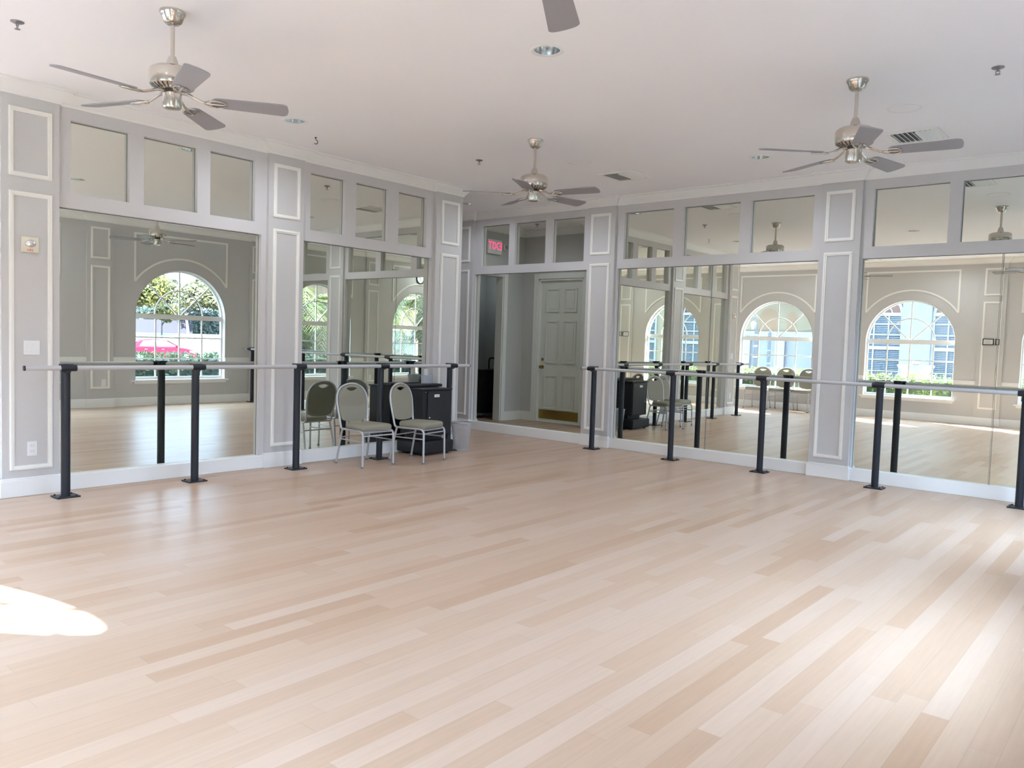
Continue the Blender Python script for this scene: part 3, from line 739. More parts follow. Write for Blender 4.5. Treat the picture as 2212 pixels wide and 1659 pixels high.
for ang, ln in ((40, .075), (200, .055)):
    mt = Matrix.Rotation(math.radians(ang), 4, 'X'); c.box(.012, .014, -.003, .003, -.01, ln, mt)
c.build('clock_hand', M_DARK, t)
def framed(loc, w, h, lab):
    t = thing('framed_notice', lab, 'notice', loc, 0, 'dark framed notices on the window pilaster')
    f = MB()
    for (a, b, z0, z1) in ((-w, w, -h, -h + .014), (-w, w, h - .014, h), (-w, -w + .014, -h, h), (w - .014, w, -h, h)): f.box(a, b, 0, .018, z0, z1)
    f.build('picture_frame', M_BLACK2, t)
    MB().box(-w + .01, w - .01, 0, .008, -h + .01, h - .01).build('sheet', M_PAPER, t)
    l = MB()
    for k in range(3): l.box(-w * .6, w * .5, .008, .0085, h * .35 - k * h * .32 - .004, h * .35 - k * h * .32)
    l.build('print_line', M_RUBBER, t)
framed((4.16, YS + PP, 1.63), .095, .062, 'wide dark framed notice on the pilaster reflected at far right')
framed((4.315, YS + PP, 1.63), .034, .058, 'narrow dark framed notice beside the wide one, reflected at far right')
# exit sign and emergency light in the alcove
t = thing('exit_sign', 'lit exit sign with red letters above the storage opening, reflected in the mirror', 'exit sign', (AX, -.92, 2.89))
MB().box(.006, .05, -.165, .165, -.115, .115).build('sign_housing', M_PLATE, t, bevel=.006)
MB().box(0, .01, -.06, .06, -.06, .06).build('mounting_plate', M_PLATE, t)
text('EXIT', .17, M_EXITR, t, (.0505, 0, .012), (PI / 2, 0, PI / 2))
t = thing('emergency_light', 'small round white emergency lamp beside the exit sign, reflected in the mirror', 'emergency light', (AX, -1.19, 2.91))
c = MB(); c.lathe([(.0, 0), (.03, 0), (.032, .01), (.045, .03), (.048, .05), (.04, .056), (.0, .058)], n=24); c.v = [(v[2], v[0], v[1]) for v in c.v]; c.build('lamp_head', M_PLATE, t, smooth=40)
c = MB(); c.lathe([(.0, .0585), (.038, .0585)], n=24, cap=False); c.v = [(v[2], v[0], v[1]) for v in c.v]; c.build('lens', M_CHROME, t)

# ------------------------------------------------------------------ banquet chairs
def cushion(outline, zs, fn):
    """Stack of inset copies of an outline: zs = [(z, inset)]."""
    mb = MB(); n = len(outline); c = Vector((sum(p[0] for p in outline) / n, sum(p[1] for p in outline) / n))
    vs = []; fs = []
    for z, ins in zs:
        for p in outline:
            d = Vector(p) - c; L = d.length; q = c + d * max(0.02, (L - ins) / L); vs.append(fn((q.x, q.y, z)))
    for i in range(len(zs) - 1):
        for k in range(n): fs.append((i * n + k, i * n + (k + 1) % n, (i + 1) * n + (k + 1) % n, (i + 1) * n + k))
    fs.append(tuple(reversed(range(n)))); fs.append(tuple((len(zs) - 1) * n + k for k in range(n)))
    return mb.add(vs, fs)
def rounded(poly, r, k=6):
    out = []; n = len(poly)
    for i in range(n):
        p, a, b = Vector(poly[i]), Vector(poly[i - 1]), Vector(poly[(i + 1) % n])
        u = (a - p).normalized(); v = (b - p).normalized()
        for j in range(k + 1):
            t = j / k; out.append(tuple((p + u * r) * (1 - t) ** 2 + p * 2 * t * (1 - t) + (p + v * r) * t ** 2))
    return out
def smooth_path(pts, k=5):
    """Catmull-Rom through the points."""
    P = [Vector(p) for p in pts]; out = []
    for i in range(len(P) - 1):
        p0 = P[max(i - 1, 0)]; p1 = P[i]; p2 = P[i + 1]; p3 = P[min(i + 2, len(P) - 1)]
        for j in range(k):
            t = j / k
            out.append(.5 * ((2 * p1) + (p2 - p0) * t + (2 * p0 - 5 * p1 + 4 * p2 - p3) * t * t + (3 * p1 - p0 - 3 * p2 + p3) * t ** 3))
    out.append(P[-1]); return out
def back_x(z): return -.195 - (z - .43) * .155                # lean of the backrest
def build_chair(root):
    R_ = .0115
    # frame: seat side rails, rear bend and the tombstone back hoop
    hoop = [(.10, -.195, .395), (-.10, -.188, .393), (-.165, -.182, .398), (-.190, -.178, .425), (back_x(.50), -.182, .50), (back_x(.60), -.193, .60), (back_x(.70), -.199, .70),
            (back_x(.775), -.185, .775), (back_x(.835), -.145, .835), (back_x(.875), -.075, .872), (back_x(.885), 0, .884)]
    hoop = hoop + [(p[0], -p[1], p[2]) for p in reversed(hoop[:-1])]
    b = MB(); b.tube(smooth_path(hoop), R_, 10); b.build('back_frame', M_SILVER, root, smooth=50)
    s = MB()
    for sg in (-1, 1): s.tube(smooth_path([(.09, sg * .195, .395), (.17, sg * .197, .394), (.208, sg * .199, .375), (.220, sg * .200, .345)]), R_, 10)
    s.tube([(.200, -.192, .382), (.200, .192, .382)], .010, 8); s.tube([(-.14, -.185, .395), (-.14, .185, .395)], .010, 8)
    s.box(-.15, .19, -.18, .18, .392, .402)
    s.build('seat_frame', M_SILVER, root, smooth=50)
    for sg in (-1, 1):
        l = MB(); l.tube([(.219, sg * .200, .35), (.225, sg * .203, .012)], R_, 10); lo = l.build('leg', M_SILVER, root, smooth=50)
        g = MB(); g.lathe([(.013, 0), (.014, .004), (.013, .022)], (.225, sg * .203, 0), 12); g.build('glide', M_RUBBER, lo)
        l = MB(); l.tube([(-.150, sg * .186, .39), (-.165, sg * .188, .33), (-.228, sg * .203, .012)], R_, 10); lo = l.build('leg', M_SILVER, root, smooth=50)
        g = MB(); g.lathe([(.013, 0), (.014, .004), (.013, .022)], (-.229, sg * .203, 0), 12); g.build('glide', M_RUBBER, lo)
        st = MB(); st.tube([(.220, sg * .2005, .282), (-.176, sg * .190, .282)], .0075, 8); st.build('stretcher', M_SILVER, root, smooth=50)
    st = MB(); st.tube([(.2195, -.198, .345), (.2195, .198, .345)], .0075, 8); st.build('stretcher', M_SILVER, root, smooth=50)
    st = MB(); st.tube([(-.178, -.188, .30), (-.178, .188, .30)], .0075, 8); st.build('stretcher', M_SILVER, root, smooth=50)
    ol = rounded([(-.165, -.165), (.225, -.207), (.225, .207), (-.165, .165)], .075)
    c = cushion(ol, [(.401, .022), (.404, .008), (.412, .001), (.440, 0), (.452, .006), (.461, .022), (.467, .06), (.470, .11)], lambda p: p)
    c.build('seat', M_FABRIC, root, smooth=50)
    # backrest pad with the hand hole
    hy = [(-.150, .485), (-.168, .52), (-.180, .60), (-.187, .70), (-.173, .77), (-.136, .825), (-.072, .861), (0, .873)]
    pts = [(p[0], p[1]) for p in smooth_path([(a, z, 0) for a, z in hy], 3)]
    ol = pts + [(-a, z) for a, z in reversed(pts[:-1])]
    ol = ol + [(.10, .468), (0, .462), (-.10, .468)]
    hole = [(-.074, .832), (-.04, .842), (0, .845), (.04, .842), (.074, .832), (.048, .813), (.018, .803), (0, .801), (-.018, .803), (-.048, .813)]
    f0 = lambda p, d: (back_x(p[1]) + d, p[0], p[1])
    bk = holed_plate(ol, [hole], lambda p: f0(p, .014), lambda p: f0(p, -.010))
    bo = bk.build('backrest', M_FABRIC, root, bevel=.007, seg=3); bo.data.materials.append(M_FABSHADE)
    n = len(bo.data.polygons)
    for p in bo.data.polygons:
        if abs(p.normal.x) > .7 and sum(bo.data.vertices[i].co.x - back_x(bo.data.vertices[i].co.z) for i in p.vertices) < 0: p.material_index = 1
CH = [((.462, -3.305), -1, 'olive beige banquet chair by the left mirror, left one of the front pair', 'chairs beside the podium'),
      ((.615, -2.69), 12, 'olive beige banquet chair turned slightly, directly in front of the black podium', 'chairs beside the podium'),
      ((-.31, -8.56), 90, 'beige banquet chair under the arched window, nearest the barre end in the reflection', 'chairs under the south window'),
      ((.235, -8.56), 90, 'beige banquet chair under the arched window, middle of the reflected three', 'chairs under the south window'),
      ((.735, -8.55), 93, 'beige banquet chair under the arched window, right one of the reflected three', 'chairs under the south window')]
ch0 = None
for (p, a, lab, grp) in CH:
    if ch0 is None:
        c = thing('banquet_chair', lab, 'chair', (p[0], p[1], 0), 0, grp); build_chair(c); ch0 = c; c.rotation_euler = (0, 0, math.radians(a)); c.scale = (1, 1, .955)
    else:
        c = copy_tree(ch0); c.location = (p[0], p[1], 0); c.rotation_euler = (0, 0, math.radians(a)); c['label'] = lab; c['group'] = grp
        if 'window' in lab: c.scale = (1.06, 1.06, 1.06)

# ------------------------------------------------------------------ black podium in the corner, with slab and plastic tub
t = thing('podium', 'black rolling equipment podium between the right chair and the wire bin', 'podium', (0, 0, 0))
px0, px1, py0, py1 = .035, .415, -2.44, -1.985
b = MB(); b.box(px0, px1, py0, py1, .225, .758); b.build('cabinet_body', M_BLACK, t, bevel=.006)
b = MB(); b.box(px0 - .01, px1 + .012, py0 - .012, py1 + .012, .758, .775); b.build('cabinet_top', M_BLACK2, t, bevel=.004)
d = MB(); d.box(px1, px1 + .014, py0 + .07, py1 - .005, .245, .745); dd = d.build('cabinet_door', M_BLACK2, t, bevel=.003)
k = MB(); k.lathe([(.0, 0), (.010, 0), (.011, .006), (.006, .014), (.0, .015)], n=16); k.v = [(px1 + .014 + v[2], py0 + .095 + v[0], .44 + v[1]) for v in k.v]; k.build('door_lock', M_CHROME, dd, smooth=40)
k = MB(); k.lathe([(.0, 0), (.006, 0), (.004, .004), (.0, .005)], n=12); k.v = [(px1 + v[2], py0 + .045 + v[0], .735 + v[1]) for v in k.v]; k.build('screw', M_CHROME, t, smooth=40)
k = MB(); k.box(px1 + .014, px1 + .016, py1 - .285, py1 - .205, .676, .708); k.build('name_label', M_PLATE, dd)
k = MB(); k.box(px1 + .016, px1 + .0165, py1 - .27, py1 - .22, .688, .694); k.build('print_line', M_RUBBER, dd)
b = MB(); b.box(px0 + .03, px1 - .10, py0 + .04, py1 - .04, .165, .225); b.build('pedestal_neck', M_BLACK, t)
b = MB(); b.box(px0 - .02, px1 + .05, py0 - .035, py1 + .02, .022, .165); b.build('plinth', M_BLACK, t, bevel=.02, seg=3)
for (x, y) in ((px0 + .05, py0 + .02), (px1 - .02, py0 + .02), (px0 + .05, py1 - .03), (px1 - .02, py1 - .03)):
    w = MB(); w.tube([(x, y - .012, .0205), (x, y + .012, .0205)], .0205, 16); w.build('caster', M_TYRE, t, smooth=40)
sl = MB(); sl.box(-.0, .185, -2.47, -1.90, .7755, .812)
o = sl.build('equipment_case', M_BLACK2, bevel=.014, seg=3); tag(o, 'flat black equipment case lying on the podium top against the mirror', 'case')
t = thing('plastic_tub', 'clear plastic tub with white paper cups on the black case', 'tub', (.055, -2.045, .8125))
tb = MB(); tb.lathe([(.0, .0), (.046, .0), (.047, .004), (.052, .095), (.055, .1), (.053, .101), (.050, .095), (.045, .006), (.0, .006)], n=24, cap=False); tb.v = [(v[0] * .85, v[1] * 1.9, v[2]) for v in tb.v]; tb.build('tub_shell', M_CLEAR, t, smooth=50)
for (y, z) in ((-.018, .0),):
    for q in range(5):
        c = MB(); c.lathe([(.0, .012), (.024, .012), (.030, .085), (.032, .087), (.030, .087), (.024, .016), (.0, .016)], (0, y, q * .022), 20, cap=False); c.build('paper_cup', M_PAPER, t, smooth=50)
for q in range(2):
    c = MB(); c.lathe([(.0, .012), (.022, .012), (.029, .07), (.031, .072), (.029, .072), (.022, .016), (.0, .016)], (0, .052, q * .012), 20, cap=False); c.build('paper_cup', M_CLEAR, t, smooth=50)

# ------------------------------------------------------------------ wire waste bin
t = thing('waste_bin', 'silver wire mesh waste bin on the floor right of the podium', 'waste bin', (.325, -1.70, 0))
def wire_bin():
    n = 64; r0, r1, h = .088, .122, .34; m = MB()
    for k in range(n):
        for s in (1, -1):
            pts = []
            for j in range(7):
                f = j / 6; a = 2 * PI * (k / n + s * f * .16); r = r0 + (r1 - r0) * f; pts.append((r * math.cos(a), r * math.sin(a), .006 + (h - .01) * f))
            m.tube(pts, .0021, 4, cap=False)
    return m
wire_bin().build('mesh_body', M_MESHM, t)
r = MB(); r.tube([(.123 * math.cos(2 * PI * k / 36), .123 * math.sin(2 * PI * k / 36), .34) for k in range(36)], .006, 8, closed=True); r.build('rim', M_SILVER, t, smooth=50)
r = MB(); r.lathe([(.0, .0), (.088, .0), (.091, .006), (.089, .012), (.0, .010)], n=36); r.build('bin_base', M_SILVER, t, smooth=40)

# ------------------------------------------------------------------ storage room trolley (reflected in the alcove mirror)
t = thing('equipment_trolley', 'black equipment trolley with tubular handle in the dark storage opening, reflected in the mirror', 'trolley', (-2.35, -1.62, 0))
MB().box(-.20, .20, -.40, .40, .09, .85).build('case_body', M_BLACK, t, bevel=.015)
MB().box(-.19, .19, -.39, .39, .05, .09).build('deck', M_RUBBER, t)
h = MB(); h.tube(smooth_path([(.15, -.24, .83), (.15, -.24, .98), (.15, -.22, 1.035), (.15, -.18, 1.045), (.15, .10, 1.045), (.15, .14, 1.035), (.15, .16, .98), (.15, .16, .83)]), .014, 10); h.build('handle', M_POST, t, smooth=50)
for (y, z) in ((.0, .74), (-.02, .47)): MB().box(.20, .206, y - .03, y + .03, z - .012, z + .012).build('latch', M_SILVER, t)
for x in (-.16, .16):
    for y in (-.33, .33):
        w = MB(); w.tube([(x, y - .014, .0405), (x, y + .014, .0405)], .04, 16); w.build('caster', M_TYRE, t, smooth=40)

# ------------------------------------------------------------------ outdoors: ground
gp = [(7.1, -.16), (12, -.28), (30, -.60), (38, -.72), (47, -.72), (50, .15), (54, .85), (62, 1.02), (90, 1.3), (140, 1.5)]
g = MB()
for (xa, za), (xb, zb) in zip(gp[:-1], gp[1:]): g.quad((xa, -60, za), (xb, -60, zb), (xb, 110, zb), (xa, 110, za))
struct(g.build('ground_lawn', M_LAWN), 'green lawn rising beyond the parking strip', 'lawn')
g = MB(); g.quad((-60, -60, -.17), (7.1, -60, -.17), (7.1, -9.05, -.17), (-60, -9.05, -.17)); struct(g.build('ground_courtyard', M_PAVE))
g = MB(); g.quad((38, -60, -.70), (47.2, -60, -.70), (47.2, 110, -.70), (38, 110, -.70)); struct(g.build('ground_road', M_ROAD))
g = MB(); g.quad((-60, -14.9, -.15), (7.0, -14.9, -.15), (7.0, -10.6, -.15), (-60, -10.6, -.15)); struct(g.build('ground_path', M_PAVE))

# ------------------------------------------------------------------ outdoors: foliage
def leaves(mb, n, pick, size, spread=.6):
    for _ in range(n):
        p, nrm = pick()
        a = Vector((random.gauss(0, 1), random.gauss(0, 1), random.gauss(0, 1))); nn = (Vector(nrm) + a * spread).normalized()
        u = nn.orthogonal().normalized(); u.rotate(Matrix.Rotation(random.uniform(0, 2 * PI), 3, nn)); w = nn.cross(u)
        s = size * random.uniform(.6, 1.3); P = Vector(p)
        mb.add([P - u * s, P + w * s * .45, P + u * s, P - w * s * .45], [(0, 1, 2, 3)])
def ball_pick(blobs):
    wts = [b[1] ** 2 for b in blobs]
    def f():
        c, r = random.choices(blobs, wts)[0]
        d = Vector((random.gauss(0, 1), random.gauss(0, 1), random.gauss(0, 1))).normalized()
        q = r * random.uniform(.55, 1.0) ** .6
        return (c[0] + d.x * q, c[1] + d.y * q, c[2] + d.z * q * .8), d
    return f
def tree(x, y, z, trunk_h, crown, lm, n, size, lab, bark=M_BARK, tr=.13, lean=(0, 0)):
    t = thing('tree', lab, 'tree', (x, y, z), 0, 'trees across the lawn')
    tb = MB(); top = Vector((lean[0], lean[1], trunk_h))
    tb.tube([(0, 0, -.3), top * .35 + Vector((.03, .02, 0)), top], [tr * 1.2, tr, tr * .7], 9)
    for b in crown[:5]:
        tb.tube([top * .75, (top + Vector(b[0])) * .5, Vector(b[0])], [tr * .55, tr * .35, tr * .12], 7)
    tb.build('tree_trunk', bark, t, smooth=60)
    lv = MB(); leaves(lv, n, ball_pick(crown), size); lv.build('crown', lm, t)
    return t
def blobs(cx, cy, cz, R_, k, r):
    out = []
    for _ in range(k):
        d = Vector((random.gauss(0, 1), random.gauss(0, 1), random.gauss(0, .8))).normalized() * random.uniform(.2, 1) * R_
        out.append(((cx + d.x, cy + d.y, cz + d.z * .75), r * random.uniform(.7, 1.15)))
    return out
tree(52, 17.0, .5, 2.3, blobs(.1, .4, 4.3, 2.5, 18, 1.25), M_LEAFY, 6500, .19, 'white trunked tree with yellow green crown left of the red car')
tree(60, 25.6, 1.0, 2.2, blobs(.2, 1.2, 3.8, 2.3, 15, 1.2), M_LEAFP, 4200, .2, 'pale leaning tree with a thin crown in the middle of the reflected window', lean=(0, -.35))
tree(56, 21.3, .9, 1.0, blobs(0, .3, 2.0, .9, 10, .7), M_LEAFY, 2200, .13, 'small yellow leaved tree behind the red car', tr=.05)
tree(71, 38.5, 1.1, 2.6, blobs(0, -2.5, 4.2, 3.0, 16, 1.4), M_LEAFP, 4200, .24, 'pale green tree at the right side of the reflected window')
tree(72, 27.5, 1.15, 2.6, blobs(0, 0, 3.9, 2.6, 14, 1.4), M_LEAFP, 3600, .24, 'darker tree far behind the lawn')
def bush_row(name, x0, x1, y0, y1, z0, z1, lm, n, size, lab, cat, flowers=0):
    t = thing(name, lab, cat, ((x0 + x1) / 2, (y0 + y1) / 2, z0)); cx, cy = (x0 + x1) / 2, (y0 + y1) / 2
    hx, hy, hz = (x1 - x0) / 2, (y1 - y0) / 2, z1 - z0
    core = MB(); core.box(-hx * .86, hx * .86, -hy + .12, hy - .12, .0, hz * .86); core.build('branch_mass', M_LEAFD if lm is not M_HEDGES else M_HEDGE, t)
    L_ = max(hx, hy)
    def pick():
        while True:
            x, y, z = random.uniform(-hx, hx), random.uniform(-hy, hy), random.uniform(.02, hz)
            k = 1 + .07 * math.sin(7 * (x + y + cx)) + .05 * math.sin(17 * (x + y) + 1)
            e = min(hx - abs(x), hy - abs(y), hz * k - z)
            if 0 <= e < .12:
                nr = Vector((x / hx if hx - abs(x) == e else 0, y / hy if hy - abs(y) == e else 0, 1.0 if e == hz * k - z else .25)); return (x, y, z), nr
    lv = MB(); leaves(lv, n, pick, size, .7); lv.build('leaf_mass', lm, t)
    if flowers:
        fm = MB()
        for _ in range(flowers):
            p, _n = pick()
            if p[2] < hz * .55: fm.lathe([(.0, -.02), (.024, -.008), (.028, .006), (.014, .02), (.0, .022)], p, 7)
        fm.build('blossom', M_FLOWER, t)
    return t
bush_row('hedge', 8.15, 8.85, -5.6, 3.2, -.17, .90, M_HEDGE, 9000, .055, 'clipped green hedge under the window with the red car', 'hedge', 60)
bush_row('hedge', -6.0, 7.6, -10.25, -9.55, -.17, .91, M_HEDGES, 13000, .05, 'bright green hedge outside the window with the white urn', 'hedge', 110)
bush_row('far_hedge', 64, 66, 18.5, 44, .9, 3.3, M_LEAFD, 7000, .2, 'dark green hedge row at the far edge of the lawn', 'hedge')
t = MB().box(62, 62.3, 19.8, 27.0, .8, 2.2).build('garden_wall', mat('violet_shadow_wall', (0.0187, 0.0180, 0.0302), .9)); tag(t, 'low wall with violet shade in its colour behind the small yellow tree', 'wall')  # the wall's shadow is mixed into its violet base colour
def palm(x, y, z, th, n, lab, fr_len=1.35, dry=6):
    t = thing('palm_tree', lab, 'palm', (x, y, z), 0, 'palms outside the east windows')
    tb = MB(); tb.tube([(0, 0, -.2), (.03, 0, th * .5), (.0, .02, th)], [.15, .125, .13], 12); tb.build('palm_trunk', M_BARKD, t, smooth=60)
    for i in range(n):
        a = i * 2.39996 + random.uniform(-.2, .2); el = (1.15 - 1.75 * i / n) if i < n - dry else random.uniform(-1.2, -.8)
        L_ = fr_len * random.uniform(.85, 1.1); m = MB(); pts = []
        for k in range(7):
            f = k / 6; e = el - 1.05 * f * f
            pts.append(Vector((0, 0, th)) + Vector((math.cos(a) * math.cos(e), math.sin(a) * math.cos(e), math.sin(e))) * L_ * f)
        m.tube(pts, [.016, .014, .012, .01, .008, .006, .003], 5, cap=False)
        side = Vector((-math.sin(a), math.cos(a), 0))
        for k in range(22):
            f = .22 + .78 * k / 21; j = min(int(f * 6), 5); q = f * 6 - j; P = pts[j] * (1 - q) + pts[j + 1] * q; d = (pts[j + 1] - pts[j]).normalized()
            ll = .52 * math.sin(PI * min(1, .18 + .8 * (1 - f))) + .1
            for s in (-1, 1):
                tip = P + (side * s * .75 + d * .65).normalized() * ll + Vector((0, 0, -.22 * ll - .1 * random.random()))
                w = d * .018; m.add([P - w, P + w, tip], [(0, 1, 2)])
        m.build('frond', M_PALM if i < n - dry else M_PALMD, t)
palm(11.2, -4.4, -.27, 2.35, 26, 'palm with spreading green fronds outside the east window')
palm(10.3, -8.0, -.24, 2.75, 26, 'palm with drooping fronds outside the window under the clock', dry=9)
palm(13.6, -9.4, -.32, 2.3, 22, 'palm farther off behind the two near palms')

# ------------------------------------------------------------------ outdoors: car
t = thing('parked_car', 'red sedan parked beyond the hedge, seen through the window in the left mirror', 'car', (42, 14.35, -.70))
def car():
    hw = .88
    prof = [(-2.25, .35), (-2.28, .62), (-2.20, .88), (-1.75, .97), (-1.2, 1.0), (.75, .97), (1.35, .92), (1.95, .80), (2.25, .62), (2.28, .35), (1.85, .22), (-1.85, .22)]
    b = MB(); b.prism(prof, lambda p: (-hw, p[0], p[1]), lambda p: (hw, p[0], p[1])); b.build('car_body', M_CARP, t, bevel=.07, seg=3)
    cab = [(-2.0, .93), (-1.35, 1.33), (-.75, 1.44), (-.15, 1.445), (.35, 1.36), (1.12, .95)]
    c = MB(); vs = []
    n = len(cab)
    for s, w in ((-1, None), (1, None)):
        for (y, z) in cab: vs.append((s * (.84 - (z - .93) * .42), y, z))
    c.add(vs, [tuple(range(n)), tuple(range(2 * n - 1, n - 1, -1))] + [(i, i + 1, n + i + 1, n + i) for i in range(n - 1)] + [(n - 1, 0, n, 2 * n - 1)]); c.build('car_roof', M_CARP, t, bevel=.03)
    wn = MB()
    for s in (-1, 1):
        def W(y, z): return (s * (.848 - (z - .93) * .42), y, z)
        for poly in ([(-1.45, 1.0), (-1.15, 1.32), (-.72, 1.38), (-.42, 1.39), (-.42, .99)], [(-.36, .99), (-.36, 1.39), (-.1, 1.39), (.28, 1.32), (.88, 1.0)]):
            wn.add([W(*q) for q in poly], [tuple(range(len(poly)))])
    wn.build('side_window', M_CARG, t)
    wd = MB(); wd.add([(-.70, 1.09, .985), (.70, 1.09, .985), (.60, .42, 1.35), (-.60, .42, 1.35)], [(0, 1, 2, 3)]); wd.v = [(x, y + .02, z + .015) for x, y, z in wd.v]; wd.build('windscreen', M_CARG, t)
    wd = MB(); wd.add([(-.70, -1.95, .985), (.70, -1.95, .985), (.60, -1.42, 1.32), (-.60, -1.42, 1.32)], [(0, 1, 2, 3)]); wd.v = [(x, y - .02, z + .015) for x, y, z in wd.v]; wd.build('rear_window', M_CARG, t)
    for y in (-1.38, 1.42):
        for s in (-1, 1):
            w = MB(); w.tube([(s * .70, y, .32), (s * .90, y, .32)], .32, 24); wo = w.build('wheel', M_TYRE, t, smooth=40)
            w = MB(); w.tube([(s * .88, y, .32), (s * .905, y, .32)], .20, 18); w.build('hub_cap', M_SILVER, wo, smooth=40)
    for s in (-1, 1):
        MB().box(s * .86 - .03, s * .86 + .03, 1.72, 2.12, .62, .74).build('headlight', M_CHROME, t, bevel=.02)
        for y in (-1.05, .0): MB().box(s * .885 - .012, s * .885 + .012, y - .10, y + .06, .80, .83).build('door_handle', M_CHROME, t)
        MB().box(s * .93 - .08, s * .93 + .08, .80, .92, .98, 1.1).build('wing_mirror', M_CARP, t, bevel=.02)
car()

# ------------------------------------------------------------------ outdoors: building across the courtyard (north face in shade)
t = thing('building', 'cream courtyard building with arched windows and blinds, seen through the south windows', 'building', (0, -15.0, 0))
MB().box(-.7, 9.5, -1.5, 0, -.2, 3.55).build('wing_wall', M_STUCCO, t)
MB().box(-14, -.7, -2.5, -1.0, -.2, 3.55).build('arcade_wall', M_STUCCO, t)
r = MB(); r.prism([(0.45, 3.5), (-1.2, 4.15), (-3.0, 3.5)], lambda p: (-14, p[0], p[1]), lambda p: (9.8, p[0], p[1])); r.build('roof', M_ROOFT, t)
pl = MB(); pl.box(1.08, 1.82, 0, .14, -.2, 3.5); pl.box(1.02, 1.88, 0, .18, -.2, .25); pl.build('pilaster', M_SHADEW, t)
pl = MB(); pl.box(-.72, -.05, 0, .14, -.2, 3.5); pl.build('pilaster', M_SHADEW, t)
def fac_window(cx, half, z0, zs):
    f = MB(); d = .05
    out = [(cx - half, z0), (cx + half, z0)] + arc_pts((cx, zs), half)
    pane = MB(); pane.add([(a, .012, z) for a, z in out[:2]] + [(cx + half, .012, zs), (cx - half, .012, zs)], [(0, 1, 2, 3)])
    w = MB()
    def bar(x0, x1, za, zb, e=0.0): w.box(x0, x1, 0, d + e, za, zb)
    bar(cx - half, cx - half + .07, z0, zs); bar(cx + half - .07, cx + half, z0, zs); bar(cx - half + .002, cx + half - .002, zs - .03, zs + .06, .006); bar(cx - half + .002, cx + half - .002, z0, z0 + .06, .006)
    bar(cx - half + .003, cx + half - .003, 1.44, 1.53, .004)
    k = int(round(2 * half / .39))
    for i in range(1, k): x = cx - half + 2 * half * i / k; bar(x - .018, x + .018, z0 + .01, zs - .01, -.004)
    for z in (.84, 1.15, 1.86, 2.16): bar(cx - half + .01, cx + half - .01, z - .016, z + .016, -.007)
    o_, i_ = arc_pts((cx, zs), half), arc_pts((cx, zs), half - .08)
    for q in range(len(o_) - 1): w.prism([o_[q], o_[q + 1], i_[q + 1], i_[q]], lambda p: (p[0], 0, p[1]), lambda p: (p[0], d, p[1]))
    o_, i_ = arc_pts((cx, zs), half * .52, n=16), arc_pts((cx, zs), half * .52 - .035, n=16)
    for q in range(len(o_) - 1): w.prism([o_[q], o_[q + 1], i_[q + 1], i_[q]], lambda p: (p[0], 0, p[1]), lambda p: (p[0], d, p[1]))
    wf = w.build('window_frame', M_EXTWH, t)
    pane.build('window_pane', M_BPANE, wf)
    lun = MB(); lun.add([(a, .013, z) for a, z in arc_pts((cx, zs), half)], [tuple(range(25))]); lun.build('lunette_pane', M_TERRA, wf)
    bl = MB(); zz = z0 + .08
    while zz < zs - .05: bl.box(cx - half + .08, cx + half - .08, .014, .022, zz, zz + .024); zz += .05
    bl.build('window_blind', M_BLIND, wf)
fac_window(.52, .575, .2, 2.42); fac_window(2.62, .80, .2, 2.42); fac_window(5.2, .80, .2, 2.42); fac_window(7.8, .80, .2, 2.42)
MB().box(-14, -.7, -1.0, -.93, 1.74, 1.92).build('ledge', M_EXTWH, t)
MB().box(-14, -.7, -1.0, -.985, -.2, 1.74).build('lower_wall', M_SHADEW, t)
for (cx, half, ztop) in ((-3.19, .33, 2.66), (-2.44, .15, 2.55), (-4.4, .33, 2.66), (-5.6, .33, 2.66)):
    pts = [(cx - half, 1.92), (cx + half, 1.92)] + arc_pts((cx, ztop - half), half, n=18)
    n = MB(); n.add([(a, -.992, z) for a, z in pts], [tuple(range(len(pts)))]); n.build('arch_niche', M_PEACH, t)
for x in (-2.75, -3.9, -5.0):
    MB().box(x - .16, x + .16, -1.0, -.86, -.2, 1.74).build('column', M_EXTWH, t)
# urn fountain
t = thing('garden_urn', 'white garden urn on a pedestal behind the bright hedge, seen in the right mirror', 'urn', (2.28, -11.5, -.15))
u = MB(); u.lathe([(.0, .72), (.09, .74), (.20, .82), (.27, .95), (.31, 1.10), (.39, 1.19), (.40, 1.23), (.36, 1.235), (.28, 1.15), (.0, 1.08)], n=36, cap=False); u.build('urn_bowl', M_EXTWH, t, smooth=40)
u = MB(); u.lathe([(.26, 0), (.26, .10), (.16, .16), (.12, .30), (.10, .60), (.13, .70), (.10, .76)], n=28); u.build('urn_stem', M_EXTWH, t, smooth=35)
u = MB(); u.lathe([(.0, 1.08), (.04, 1.08), (.05, 1.2), (.085, 1.26), (.07, 1.33), (.0, 1.35)], n=18, cap=False); u.build('finial', M_EXTWH, t, smooth=40)
# lamp post
t = thing('lamp_post', 'grey garden lamp post with white lantern outside the window behind the three chairs', 'lamp post', (-1.86, -12.0, -.15))
p = MB(); p.box(-.05, .05, -.05, .05, 0, 2.0)
p.build('lamp_pole', M_IRON, t)
p = MB()
for z in (.3, .62, .95, 1.25, 1.55, 1.85): p.box(-.065, .065, -.065, .065, z, z + .05)
p.build('collar', M_EXTWH, t)
p = MB(); p.tube(smooth_path([(0, 0, 2.0), (.0, 0, 2.25), (-.03, 0, 2.36), (-.09, 0, 2.38), (-.12, 0, 2.32), (-.11, 0, 2.26)]), .014, 8); p.build('lamp_hook', M_IRON, t, smooth=60)
p = MB(); p.lathe([(.0, 2.03), (.05, 2.03), (.085, 2.18), (.085, 2.19), (.02, 2.26), (.0, 2.27)], (-.11, 0, 0), 8, cap=False); p.build('lantern', M_EXTWH, t)
